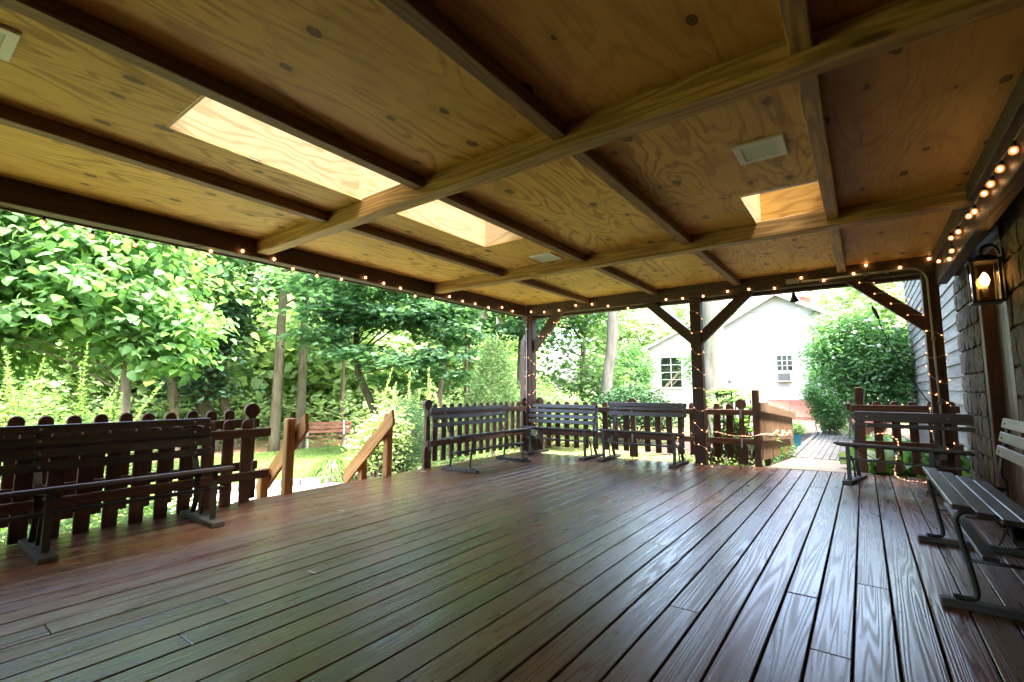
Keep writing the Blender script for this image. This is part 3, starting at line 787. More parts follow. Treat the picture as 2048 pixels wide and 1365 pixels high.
Rr = [(.6,2.28),(1.2,2.29),(1.8,2.27),(2.4,2.28),(2.9,2.27),(3.37,2.26),(3.65,2.27),(3.89,2.27),(4.10,2.28),(4.44,2.27),(4.62,2.29),(5.11,2.31),(5.50,2.36),(5.48,2.24),(5.72,2.22),(6.3,2.33)]
pts = [(.690 if z < 2.4 else .665, y, z) for y, z in Rr]
bulb_string('string of amber globe bulbs along the ledger above the stone wall', pts, [(.690, y, z + .045) for x, y, z in pts])

mini_me = MB().lathe([(.0025,-.002),(.0055,.004),(.0055,.014),(.001,.020)], n=6).mesh('bulb', True); mini_me.materials.append(M_MINI)
def fairy(label, path, step=.075, loc=None, wire=M_WIREW, r=.0028):
    t = thing('fairy_lights', label, 'fairy lights', loc or path[0])
    P = [Vector(p) for p in path]
    MB().tube(P, r, 5).build('cable', wire, t)
    acc = 0
    for a, b in zip(P[:-1], P[1:]):
        acc += (b-a).length
        if acc >= step:
            acc = 0
            q = Quaternion((rnd.uniform(-1,1), rnd.uniform(-1,1), rnd.uniform(-1,1)), rnd.uniform(.4, 2.6)) if False else Euler((rnd.uniform(-1.6,1.6), rnd.uniform(-1.6,1.6), 0)).to_quaternion()
            obj('bulb', mini_me, t, Matrix.Translation(b) @ q.to_matrix().to_4x4())
    return t
def wrap(cx, cy, half, z0, z1, turns, n=36, ph=0.0, wob=.02):
    out = []
    for i in range(int(turns*n)+1):
        a = 2*math.pi*i/n + ph; z = z0 + (z1-z0)*i/(turns*n) + wob*math.sin(a*1.7) + wob*.8*math.sin(a)
        c, s = math.cos(a), math.sin(a); k = half/max(abs(c), abs(s))
        k = min(k, half*1.22)
        out.append((cx + k*c, cy + k*s, z))
    return out
fairy('pale fairy light string wound round the middle post down to the deck', wrap(-1.885, 7.06, .082, 2.33, .05, 8.5, ph=.6, wob=.035)
      + [(-1.86, 6.94, .02), (-1.80, 6.90, .012), (-1.70, 6.88, .012), (-1.6, 6.9, .012)], .12)
fairy('fairy light string wound round the corner post above the downspout', wrap(-4.1, 7.0, .1, 2.25, 2.08, 1.6, ph=.3) + wrap(-4.44, 7.0, .09, 2.0, 1.95, 1) + wrap(-4.72, 6.985, .082, 1.75, .42, 5.0, ph=1.0, wob=.05), .08)
fairy('fairy light string wound round the brace and post beside the clapboard wall',
      wrap(.12, 7.06, .085, 2.36, 2.28, 1.3) + wrap(.26, 7.06, .085, 2.22, 2.14, 1.2) + wrap(.40, 7.06, .085, 2.08, 2.0, 1.2) + wrap(.54, 7.06, .085, 1.96, 1.86, 1) + wrap(.672, 7.06, .085, 1.78, .35, 6.0, ph=2.0, wob=.04), .12)
pth = bez([(-1.80, 7.40, .44), (-1.55, 7.43, .395), (-1.30, 7.40, .40), (-1.18, 7.45, .43), (-1.135, 7.9, .40)] +
          [(-1.145 + .03*(i % 2), 8.2 + i*.27, .435 + rslope(8.2 + i*.27) + (.07 if i % 3 == 1 else 0)) for i in range(9)], 6)
fairy('rope of amber lights lying along the lower rail of the ramp', pth, .032, r=.006)
pth = bez([(-2.0, 6.96, .13), (-2.08, 6.95, .2), (-2.18, 6.98, .3), (-2.16, 7.0, .40), (-2.06, 6.97, .44), (-1.97, 6.97, .43)], 8)
fairy('loop of amber rope light hanging on the left of the middle post', pth, .03, r=.005)
pth = bez([(.02, 7.52, .46), (.10, 7.50, .50), (.20, 7.48, .51), (.28, 7.46, .45), (.30, 7.42, .34), (.26, 7.36, .2), (.24, 7.3, .06), (.30, 7.2, .015), (.45, 7.15, .012), (.6, 7.05, .012)], 8)
fairy('loop of amber rope light hanging on the short fence behind the turned bench', pth, .03, r=.005)

# ------------------------------------------------------------------ fittings on the pavilion
def ceiling_light(label, x, y):
    t = thing('ceiling_light', label, 'ceiling light', (x, y, ZC), 'square recessed lights in the plywood')
    h, i = .14, .098; mb = MB(); z0, z1 = ZC-.014, ZC-.001
    o4 = [(-h,-h),(h,-h),(h,h),(-h,h)]; i4 = [(-i,-i),(i,-i),(i,i),(-i,i)]
    v = [(x+a, y+b, z1) for a, b in o4] + [(x+a*.97, y+b*.97, z0) for a, b in o4] + [(x+a, y+b, z0+.002) for a, b in i4] + [(x+a, y+b, z1) for a, b in i4]
    f = []
    for k in range(3): f += [(k*4+j, k*4+(j+1)%4, (k+1)*4+(j+1)%4, (k+1)*4+j) for j in range(4)]
    mb.add(v, f).build('trim', M_WHITE, t)
    MB().box(x-i+.001, x+i-.001, y-i+.001, y+i-.001, z0+.006, z1-.001).build('lens', M_LENS, t)
ceiling_light('white square ceiling light above the right half of the deck, next to the small skylight', -.43, 3.20)
ceiling_light('white square ceiling light just beyond the long skylight, beside the second beam', -2.80, 4.46)
ceiling_light('white square ceiling light cut off at the near end of the ceiling', -2.90, .14)

ds = thing('downspout', 'brown square downspout bending down behind the corner post', 'downspout', (-4.95, 7.1, 0))
MB().ribbon(bez([(-4.98, 7.34, 2.35), (-4.97, 7.33, 2.2), (-4.90, 7.2, 2.10), (-4.93, 7.12, 1.98), (-4.965, 7.10, 1.85)], 5) + [(-4.97, 7.10, 1.2), (-4.97, 7.10, -.5)], (1,0,0), .075, .055).build('pipe', M_DOWN, ds)
for z in (1.7, .75): MB().box(-5.012, -4.928, 7.065, 7.135, z, z+.03).build('strap', M_DOWN, ds)

cd = thing('conduit', 'thin pale conduit pipe running up the corner post', 'conduit pipe', (-4.80, 6.91, 0))
MB().tube([(-4.745, 6.897, .02), (-4.745, 6.897, 2.345)], .012, 8).build('pipe', M_CONDUIT, cd, smooth=True)
for z in (.55, 1.35, 2.1): MB().box(-4.765, -4.725, 6.884, 6.911, z, z+.018).build('clip', M_STEEL, cd)
ob = MB().box(-4.635, -4.575, 6.86, 6.90, .26, .38); o = ob.build('outlet_box', M_CONDUIT, None); tag(o, 'small grey outdoor outlet box low on the corner post', 'outlet box')
MB().box(-4.56, -4.53, 6.85, 6.87, .29, .36).build('cover', M_STEEL, o)
cd = thing('conduit', 'grey conduit bending from the header down the post next to the clapboard wall', 'conduit pipe', (.68, 6.97, 0))
MB().tube([(-.55, 6.93, 2.405), (.50, 6.935, 2.415)] + [(.50 + .15*math.sin(a), 6.94 + .03*math.sin(a), 2.415 - .15*(1-math.cos(a))) for a in np.linspace(.2, 1.57, 6)] + [(.652, 6.972, 2.0), (.668, 6.975, .45), (.72, 6.975, .40)], .0125, 8).build('pipe', M_CONDUIT, cd, smooth=True)
for p in ((.1, 6.935, 2.40), (.3, 6.935, 2.40), (.655, 6.972, 1.6), (.66, 6.972, .9)): MB().box(p[0]-.02, p[0]+.02, p[1]-.016, p[1]+.016, p[2]-.012, p[2]+.025).build('clip', M_STEEL, cd)
MB().box(.60, .68, 6.93, 6.985, .30, .44).build('junction_box', M_CONDUIT, cd)
o = MB().box(-.72, -.58, 6.905, 6.948, 2.395, 2.45).build('junction_box', M_CONDUIT, None); tag(o, 'flat grey junction box on the far header', 'junction box')

def floodlight(label, p, aim, m1, m2, r=.06):
    t = thing('floodlight', label, 'floodlight', p)
    d = Vector(aim).normalized(); q = d.to_track_quat('Z', 'Y').to_matrix().to_4x4(); M = Matrix.Translation(p) @ q
    MB().lathe([(.018, -.06), (.024, -.03), (r*.6, .0), (r, .045), (r, .055), (r*.9, .058)], n=16).build('head', m1, t, M, True)
    MB().lathe([(r*.88, .056), (r*.6, .066), (.005, .07)], n=16).build('lens', m2, t, M, True)
    MB().tube([p, (p[0], p[1], p[2]+.10)], .008, 6).build('stem', m1, t)
floodlight('white flood bulb under the edge beam, left one of the pair near the corner post', (-4.90, 5.92, 2.27), (.35, -.5, -1), M_WHITE, M_LENS)
floodlight('white flood bulb under the edge beam, right one of the pair near the corner post', (-4.90, 6.28, 2.22), (.4, .3, -1), M_WHITE, M_LENS)
floodlight('black floodlight under the far header over the white gable', (-.66, 7.12, 2.25), (.05, .3, -1), M_BLACK, M_BLACK, .055)
o = MB().tube(bez([(.15, 7.05, 2.02), (.19, 7.05, 1.9), (.22, 7.05, 1.75), (.36, 7.03, 1.35), (.50, 7.0, 1.05), (.58, 6.98, .9)], 6), .006, 6).build('power_cable', M_WIRE, None)
tag(o, 'black cable with a plug hanging from the brace to the wall side post', 'cable')
MB().tube([(.14, 7.05, 2.04), (.165, 7.05, 1.97), (.195, 7.05, 1.88)], [.012,.02,.014], 8).build('plug', M_BLACK, o)

# ------------------------------------------------------------------ stone and clapboard building
M_STONE = plain('field_stone', (.115,.076,.040), rough=.9, var=.5, vscale=5, bump=.8, col2=(.055,.037,.021))
M_MORTAR = plain('mortar', (.078,.06,.04), rough=.95, var=.25, vscale=20, bump=.5)
M_CLAP = wood('weathered_clapboard', (.11,.104,.095), (.22,.21,.195), rough=.8, rings=6, gscale=(.35,5,5), bump=.35, vary=.45)
M_DOOR = wood('door_wood', (.05,.022,.012), (.12,.055,.028), rough=.5, rings=8, bump=.2, vary=.2)
bd = thing('stone_building', 'stone and grey clapboard house wall with a dark wooden door along the deck edge', 'building', (1.2, 6, 0))
WX = .93     # face of the mortar
mb = MB().box(WX, 1.5, -4.2, 5.06, -.5, 3.4).box(WX, 1.5, 6.12, 7.42, -.5, 3.4).box(WX, 1.5, 5.06, 6.12, 2.32, 3.4)
mb.build('wall', M_MORTAR, bd)
def stone_mesh(seed, L, Hh, D):
    r_ = random.Random(seed); bm = bmesh.new(); bmesh.ops.create_cube(bm, size=1)
    bmesh.ops.subdivide_edges(bm, edges=list(bm.edges), cuts=1, use_grid_fill=True)
    for v in bm.verts:
        c = v.co; k = 1 - .10*(abs(c.x) > .4) * (abs(c.z) > .4)
        v.co = Vector((c.x*L*k*(1+r_.uniform(-.05,.05)), c.y*D*(1 + (r_.uniform(-.25,.35))), c.z*Hh*k*(1+r_.uniform(-.07,.07))))
        if abs(c.x) > .4 or abs(c.z) > .4: v.co.y *= .72
    me = bpy.data.meshes.new('stone'); bm.to_mesh(me); bm.free(); me.materials.append(M_STONE)
    me.polygons.foreach_set('use_smooth', [False]*len(me.polygons)); return me
stones = [stone_mesh(100+i, 1, 1, 1) for i in range(8)]
def stones_on(y0, y1, z0, z1, hmin, hmax):
    z = z0
    while z < z1 - .05:
        h = min(rnd.uniform(hmin, hmax), z1 - z); y = y0
        while y < y1 - .04:
            l = min(rnd.uniform(.16, .42), y1 - y)
            if y1 - y - l < .1: l = y1 - y
            M = Matrix.Translation((WX - .004, y + l/2, z + h/2)) @ Matrix.Rotation(R(90), 4, 'Z') @ Matrix.Diagonal((l-.016, .05, h-.016, 1))
            obj('stone', stones[rnd.randrange(8)], bd, M); y += l
        z += h
stones_on(6.14, 7.42, 0.0, 2.30, .14, .26)
stones_on(3.2, 5.04, 0.0, 2.20, .16, .30)
# corner face of the pillar seen from the garden side is plain wall; door and frame
plank('door_frame', (.965, 6.06, -.05), (.965, 6.06, 2.32), .11, .12, M_DOOR, bd, up=(0,1,0))
plank('door_frame', (.965, 5.12, -.05), (.965, 5.12, 2.32), .11, .12, M_DOOR, bd, up=(0,1,0))
plank('lintel', (.965, 5.06, 2.26), (.965, 6.12, 2.26), .12, .14, M_DOOR, bd)
for yj in (5.068, 6.112): MB().box(.935, 1.3, yj-.006, yj+.006, 0, 2.30).build('jamb', M_DOOR, bd)
dr = plank('door', (1.04, 5.59, 0), (1.04, 5.59, 1.98), .82, .045, M_DOOR, bd, up=(1,0,0))
for k in range(5): plank('board', (1.006, 5.26 + k*.165, .02), (1.006, 5.26 + k*.165, 1.96), .155, .018, M_DOOR, dr, up=(1,0,0), bev=.004)
tw = MB().box(1.02, 1.05, 5.18, 6.0, 2.0, 2.03).box(1.02, 1.05, 5.18, 6.0, 2.16, 2.19)
for k in range(6): tw.box(1.022, 1.048, 5.18 + k*.158, 5.21 + k*.158, 2.03, 2.16)
tw = tw.build('transom_window', M_WHITE, bd)
MB().box(1.052, 1.056, 5.18, 6.0, 2.03, 2.16).build('pane', M_PANE, tw)
MB().box(1.3, 1.5, 5.06, 6.12, -.5, 2.32).build('recess', M_MORTAR, bd)
# clapboards beyond the stone corner
MB().box(.95, 1.5, -4.2, 16.3, 4.62, 4.72).build('unseen_upper_wall', M_CLAP, bd)  # upper walls out of view, added to block sky light over ramp and path
MB().add([(.75,-4.6,4.64),(6.5,-4.6,7.4),(6.5,16.7,7.4),(.75,16.7,4.64),(.75,-4.6,4.78),(6.5,-4.6,7.54),(6.5,16.7,7.54),(.75,16.7,4.78)], [(0,3,2,1),(4,5,6,7),(0,1,5,4),(1,2,6,5),(2,3,7,6),(3,0,4,7)]).build('roof', M_ROOF, bd)  # unseen sloping roof, added with the upper walls to hold back sky light
MB().box(WX, 1.5, -4.2, 7.42, 3.41, 4.61).build('unseen_upper_wall', M_CLAP, bd)
mb = MB().box(1.06, 1.5, 7.42, 16.3, -.5, 4.6); mb.build('wall', M_CLAP, bd)
z = -.38; i = 0
while z < 4.4:
    ys_ = 7.425
    cuts = [rnd.uniform(9.2, 11.5), rnd.uniform(12.5, 14.5), 16.3]
    for c in cuts:
        me = bbox_mesh(c - ys_ - .003, .018, .205, .003, 'clapboard').copy(); me.materials.clear(); me.materials.append(M_CLAP)
        bm = bmesh.new(); bm.from_mesh(me)
        bm.to_mesh(me); bm.free()
        M = Matrix.Translation((1.040 + rnd.uniform(-.002,.002), (ys_+c)/2, z + .09 + rnd.uniform(-.004,.004))) @ Matrix.Rotation(R(90), 4, 'Z') @ Matrix.Rotation(R(5.5), 4, 'X')
        obj('clapboard', me, bd, M); ys_ = c
    z += .178; i += 1
plank('corner_board', (1.0, 7.45, -.4), (1.0, 7.45, 3.0), .06, .05, M_CLAP, bd, up=(0,1,0))
# side and back walls closing the porch behind the viewer
mb = MB().box(-5.05, 1.5, -4.2, -3.75, -.5, 3.0); mb.build('back_wall', M_MORTAR, bd)

# wall lantern
ln = thing('wall_lantern', 'lit black box lantern with clear panes on the stone wall by the door', 'lantern', (.80, 4.98, 1.8))
lx, ly, l0, l1, hw = .80, 5.04, 1.72, 2.02, .076
fr = MB()
for a in (-1, 1):
    for b in (-1, 1): fr.box(lx+a*hw-.008, lx+a*hw+.008, ly+b*hw-.008, ly+b*hw+.008, l0, l1)
fr.box(lx-hw-.014, lx+hw+.014, ly-hw-.014, ly+hw+.014, l0-.016, l0).box(lx-hw-.018, lx+hw+.018, ly-hw-.018, ly+hw+.018, l1, l1+.016)
fr.add([(lx-.08,ly-.08,l1+.017),(lx+.08,ly-.08,l1+.017),(lx+.08,ly+.08,l1+.017),(lx-.08,ly+.08,l1+.017),(lx-.025,ly-.025,l1+.06),(lx+.025,ly-.025,l1+.06),(lx+.025,ly+.025,l1+.06),(lx-.025,ly+.025,l1+.06)],
       [(0,3,2,1),(4,5,6,7),(0,1,5,4),(1,2,6,5),(2,3,7,6),(3,0,4,7)])
fr.build('frame', M_BLACK, ln)
MB().box(.895, .92, ly-.07, ly+.07, l0+.0, l1+.09).build('back_plate', M_BLACK, ln)
MB().tube(bez([(.90, ly, l1+.06), (.86, ly, l1+.13), (.80, ly, l1+.12), (.79, ly, l1+.06)], 6), .012, 8).build('arm', M_BLACK, ln, smooth=True)
pn = MB()
for a in (-1, 1):
    MB().box(lx+a*hw-.002, lx+a*hw+.002, ly-hw+.01, ly+hw-.01, l0+.002, l1-.002).build('pane', M_GLASS, ln)
    MB().box(lx-hw+.01, lx+hw-.01, ly+a*hw-.002, ly+a*hw+.002, l0+.002, l1-.002).build('pane', M_GLASS, ln)
M_LAMP = emit('lantern_bulb', (1.0,.62,.27), 3.0)
MB().lathe([(.003,.095),(.018,.075),(.029,.042),(.025,.012),(.014,-.01)], (lx, ly, l0+.13), 12).build('bulb', M_LAMP, ln, smooth=True)
MB().lathe([(.016,-.09),(.016,-.01)], (lx, ly, l0+.13), 10).build('candle_tube', M_WHITE, ln, smooth=True)

# doormat and a scrap of card on the deck
o = plank('doormat', (.50, 5.72, .008), (.78, 5.72, .008), .50, .012, plain('mat', (.14,.085,.04), .95, var=.5, vscale=60, bump=.5), None); tag(o, 'flat brown doormat on the deck under the bench by the door', 'doormat')

# ------------------------------------------------------------------ white cottage
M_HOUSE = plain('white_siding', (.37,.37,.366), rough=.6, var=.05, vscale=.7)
M_SHINGLE = plain('roof_shingle', (.16,.15,.15), rough=.9, var=.3, vscale=8)
M_BRICK = plain('brick', (.30,.10,.07), rough=.85, var=.4, vscale=9, bump=.3)
M_DARKW = plain('dark_room', (.03,.035,.035), rough=.7, var=.3)
M_CURT = plain('window_back', (.16,.16,.155), rough=.8, var=.1)
HY = 26.0; HX0, HX1, RXc = -6.05, -.30, -3.17; HB = -.42; EZ = 4.05; RZ = 5.66
hs = thing('white_cottage', 'small white gabled cottage at the end of the brick path', 'house', (RXc, HY+3, HB))
def lap_wall(x0, x1, y, zfun0, zfun1, step=.15):
    """clapboarded wall in the XZ plane with each course leaning out"""
    mb = MB(); z = zfun0
    def clip(z):      # gable outline
        if z <= EZ: return x0, x1
        k = (z - EZ) / (RZ - EZ)
        return x0 + (RXc - x0)*k, x1 + (RXc - x1)*k
    while z < zfun1 - .01:
        zt = min(z + step, zfun1); a0, b0 = clip(z); a1, b1 = clip(zt)
        mb.add([(a0, y-.012, z), (b0, y-.012, z), (b1, y, zt), (a1, y, zt), (a0, y, z), (b0, y, z)], [(0,1,2,3), (0,4,5,1)])
        z += step
    return mb
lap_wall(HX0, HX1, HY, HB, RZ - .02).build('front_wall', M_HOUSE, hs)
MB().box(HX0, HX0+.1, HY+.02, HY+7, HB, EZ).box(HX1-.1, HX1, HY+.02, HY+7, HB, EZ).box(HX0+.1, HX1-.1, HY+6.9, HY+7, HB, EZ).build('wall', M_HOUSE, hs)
for sg, xe in ((-1, HX0), (1, HX1)):
    ov = .35
    dx, dz = xe - RXc, EZ - RZ; k = 1 + ov/abs(dx)
    ex, ez = RXc + dx*k, RZ + dz*k
    v = [(RXc, HY-.35, RZ+.10), (ex, HY-.35, ez+.10), (ex, HY+7.3, ez+.10), (RXc, HY+7.3, RZ+.10)]
    v += [(a, b, c-.07) for a, b, c in v]
    rf = MB().add(v, [(0,1,2,3),(7,6,5,4),(0,4,5,1),(1,5,6,2),(2,6,7,3),(3,7,4,0)]).build('roof', M_SHINGLE, hs)
    v = [(RXc, HY-.37, RZ+.11), (ex, HY-.37, ez+.11), (ex, HY-.37, ez-.09), (RXc, HY-.37, RZ-.09)]
    v += [(a, b+.05, c) for a, b, c in v]
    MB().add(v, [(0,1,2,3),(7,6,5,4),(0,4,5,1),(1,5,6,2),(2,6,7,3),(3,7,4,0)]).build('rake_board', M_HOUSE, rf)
    v = [(RXc, HY-.31, RZ+.02), (ex, HY-.31, ez+.02), (ex, HY, ez+.02), (RXc, HY, RZ+.02)]; v += [(a,b,c-.015) for a,b,c in v]
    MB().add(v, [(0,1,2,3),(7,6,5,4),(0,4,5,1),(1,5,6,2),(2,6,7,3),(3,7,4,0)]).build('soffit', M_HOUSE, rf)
ch = MB().box(-2.45, -1.97, HY+3.0, HY+3.6, 4.6, 5.88).build('chimney', M_BRICK, hs)
MB().box(-2.48, -1.94, HY+2.97, HY+3.63, 5.88, 5.95).build('cap', M_BRICK, ch)
MB().lathe([(.07, 0), (.07, .22)], (-2.25, HY+3.3, 5.95), 10).build('flue', M_STEEL, ch)
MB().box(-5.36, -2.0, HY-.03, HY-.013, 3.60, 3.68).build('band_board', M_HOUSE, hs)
def window(x0, x1, z0, z1, y, nx, nz, parent, back=M_DARKW, fw=.06):
    mb = MB().box(x0-fw, x0, y-.05, y+.01, z0-fw, z1+fw).box(x1, x1+fw, y-.05, y+.01, z0-fw, z1+fw).box(x0, x1, y-.05, y+.01, z1, z1+fw).box(x0, x1, y-.06, y+.01, z0-fw, z0)
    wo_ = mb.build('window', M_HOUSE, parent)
    m = MB()
    for i in range(1, nx): xx = x0 + (x1-x0)*i/nx; m.box(xx-.018, xx+.018, y-.04, y-.016, z0, z1)
    for i in range(1, nz):
        zz = z0 + (z1-z0)*i/nz
        for j in range(nx):
            a = x0 + (x1-x0)*j/nx + (.018 if j else 0); b = x0 + (x1-x0)*(j+1)/nx - (.018 if j < nx-1 else 0)
            m.box(a, b, y-.039, y-.017, zz-.015, zz+.015)
    if m.v: m.build('muntin', M_HOUSE, wo_)
    for j in range(nx):
        for i in range(nz):
            MB().box(x0+(x1-x0)*j/nx, x0+(x1-x0)*(j+1)/nx, y-.026, y-.024, z0+(z1-z0)*i/nz, z0+(z1-z0)*(i+1)/nz).build('pane', M_PANE, wo_)
    MB().box(x0, x1, y-.0155, y-.0135, z0, z1).build('window_back', back, wo_)  # blind on the cottage; dark sheet stands for the wing's unlit room
    return wo_
window(-3.27, -2.64, 1.95, 2.66, HY-.012, 3, 3, hs, M_CURT)
# bulkhead cellar doors
bk = thing('cellar_bulkhead', 'sloping brick red cellar doors against the white cottage', 'cellar door', (-2.4, HY-.9, HB))
M_RED = plain('red_paint', (.15,.034,.022), rough=.55, var=.15, vscale=3)
bx0, bx1 = -3.75, -1.75
v = [(bx0, HY-.02, -.45), (bx1, HY-.02, -.45), (bx1, HY-.02, .56), (bx0, HY-.02, .56), (bx0, HY-1.65, -.45), (bx1, HY-1.65, -.45), (bx1, HY-1.65, -.22), (bx0, HY-1.65, -.22)]
MB().add(v, [(0,1,2,3),(4,7,6,5),(0,4,5,1),(3,2,6,7),(0,3,7,4),(1,5,6,2)]).build('frame', M_RED, bk)
for a, b in ((bx0+.08, (bx0+bx1)/2-.015), ((bx0+bx1)/2+.015, bx1-.08)):
    d = Vector((0, -1.63, -.78)).normalized()
    plank('leaf', ((a+b)/2, HY-.12, .535), ((a+b)/2, HY-1.6, -.17), b-a, .03, M_RED, bk)
# window air conditioner
ac = thing('air_conditioner', 'boxy white air conditioner under the cottage window', 'air conditioner', (-2.98, HY-.3, 1.45))
MB().box(-3.28, -2.66, HY-.36, HY-.07, 1.42, 1.86).build('case', plain('case_enamel', (.24,.24,.235), .4, var=.06), ac)
MB().box(-3.22, -2.72, HY-.366, HY-.361, 1.48, 1.80).build('grille', plain('grille_grey', (.055,.06,.062), .5), ac)
o = MB().box(-5.47, -5.33, HY-.12, HY-.02, 1.42, 1.62).build('electric_meter', plain('meter_grey', (.12,.12,.13), .5), None); tag(o, 'small dark meter box on the white cottage wall', 'meter box')
MB().lathe([(.05,0),(.05,.03),(.03,.05)], n=10).build('dial', M_STEEL, o, Matrix.Translation((-5.4, HY-.125, 1.53)) @ Matrix.Rotation(R(90), 4, 'X'))
o = MB().tube([(-8, 19.5, 3.95), (-4.4, 20, 3.99), (-.9, 20, 4.0), (6, 20.5, 4.25)], .008, 5).build('overhead_wire', M_WIRE, None); tag(o, 'thin overhead wire crossing in front of the white gable', 'wire')
# the wing to the left
wg = thing('cottage_wing', 'white side wing with a tall dark window left of the big trunk', 'house wing', (-9.3, 31, HB))
sv = (EZ, RZ, RXc); EZ, RZ, RXc = 3.7, 5.0, -8.2
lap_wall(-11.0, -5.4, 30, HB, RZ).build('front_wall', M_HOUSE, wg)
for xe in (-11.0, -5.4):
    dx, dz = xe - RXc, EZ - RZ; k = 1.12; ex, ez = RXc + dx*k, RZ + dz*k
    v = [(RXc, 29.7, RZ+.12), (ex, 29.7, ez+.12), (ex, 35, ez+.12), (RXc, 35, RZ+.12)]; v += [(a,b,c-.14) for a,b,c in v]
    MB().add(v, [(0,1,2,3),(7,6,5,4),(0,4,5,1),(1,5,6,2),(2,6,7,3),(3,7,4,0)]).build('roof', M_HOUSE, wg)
EZ, RZ, RXc = sv
window(-10.28, -9.0, 1.2, 3.05, 29.988, 2, 4, wg, M_DARKW, .12)

# ------------------------------------------------------------------ garden furniture and pots
gb = thing('garden_bench', 'red brown slatted bench with pale curved arms on the mulch bed beyond the lawn', 'bench', (-12.9, 8.3, -.75), None, R(62))
M_GB = wood('garden_bench_wood', (.20,.075,.045), (.34,.14,.09), rough=.6, rings=5, bump=.1, vary=.2)
M_CAST = plain('pale_cast_metal', (.55,.54,.52), rough=.5, var=.15)
Wg = WM[gb.name]
def Pg(x, y, z): return Wg @ Vector((x, y, z))
for i in range(4): plank('seat_slat', Pg(-.75, .04+.1*i, .44 - .01*i), Pg(.75, .04+.1*i, .44 - .01*i), .085, .03, M_GB, gb)
for i in range(3): plank('back_slat', Pg(-.75, .46+.035*i, .53+.115*i), Pg(.75, .46+.035*i, .53+.115*i), .03, .095, M_GB, gb, up=tuple(Wg.to_3x3() @ Vector((0,.3,1))))
for x in (-.52, .52):
    MB().ribbon(bez([Pg(x, .05, 0), Pg(x, .12, .22), Pg(x, .2, .40), Pg(x, .42, .46), Pg(x, .51, .72), Pg(x, .55, .86)], 5), Wg.to_3x3() @ Vector((1,0,0)), .05, .03).build('leg', M_CAST, gb)
    MB().ribbon(bez([Pg(x, .42, 0), Pg(x, .36, .2), Pg(x, .22, .40)], 5), Wg.to_3x3() @ Vector((1,0,0)), .05, .03).build('leg', M_CAST, gb)
ed = thing('timber_edging', 'dark timber edging between the pale gravel and the lawn', 'garden edging', (-8.1, 4.8, -.62))
M_EDGE = wood('edging_timber', (.05,.05,.05), (.11,.11,.105), rough=.85, rings=6, bump=.4)
pts_ = [(-8.75, 2.9), (-8.37, 4.16), (-8.02, 4.67), (-7.80, 5.53), (-7.78, 6.4)]
for a, b in zip(pts_[:-1], pts_[1:]): plank('timber', (*a, gzf(*a)+.05), (*b, gzf(*b)+.05), .09, .15, M_EDGE, ed, bev=.008)
pl = thing('planter', 'square teal planter with leafy green plant beside the ramp foot', 'planter', (-1.30, 12.6, -.26))
M_TEAL = wood('teal_paint', (.015,.10,.14), (.03,.17,.23), rough=.5, rings=5, bump=.2, knots=False)
pz = gzf(-1.3, 12.6) + .012
v = [(-1.385,12.515,pz),(-1.215,12.515,pz),(-1.215,12.685,pz),(-1.385,12.685,pz),(-1.42,12.48,pz+.30),(-1.18,12.48,pz+.30),(-1.18,12.72,pz+.30),(-1.42,12.72,pz+.30)]
MB().add(v, [(0,3,2,1),(4,5,6,7),(0,1,5,4),(1,2,6,5),(2,3,7,6),(3,0,4,7)]).build('tub', M_TEAL, pl)
M_TERRA = plain('terracotta', (.38,.15,.09), rough=.8, var=.2)
def pot(label, x, y, s=1.0):
    o = MB().lathe([(.12*s,0),(.14*s,.05*s),(.19*s,.30*s),(.22*s,.31*s),(.22*s,.38*s),(.19*s,.38*s),(.17*s,.30*s)], n=20).build('terracotta_pot', M_TERRA, None, Matrix.Translation((x, y, gzf(x,y)+.01)), True)
    tag(o, label, 'pot'); MB().lathe([(.001,0),(.175*s,0)], (0,0,.31*s), 20).build('soil', M_MULCH, o, Matrix.Translation((x, y, gzf(x,y)+.012)))
pot('terracotta pot beside the brick path, half hidden by the square fence post', .05, 14.6, 1.5)
pot('smaller terracotta pot behind the fence under the flowering shrub', .25, 17.4, 1.6)
bn = MB().box(-4.75, -4.15, 17.6, 18.2, -.3, .55); o = bn.build('recycling_bin', plain('bin_blue', (.10,.22,.42), .5), None); tag(o, 'blue lidded bin behind the fence near the middle post', 'bin')
MB().box(-4.8, -4.1, 17.55, 18.25, .55, .68).build('lid', plain('bin_lid', (.08,.09,.10), .5), o)
# utility pole
up_ = MB().tube([(-11.98, 13.46, -.8), (-11.98, 13.46, 9)], [.13, .10], 10).build('utility_pole', barkmat('pole_wood', (.14,.075,.05), (.26,.16,.11)), None, None, True)
tag(up_, 'brown wooden utility pole half hidden among the maple leaves', 'utility pole')
MB().tube([(-11.86, 13.33, -.7), (-11.86, 13.33, 6.5)], .03, 6).build('cable_guard', M_CONDUIT, up_)

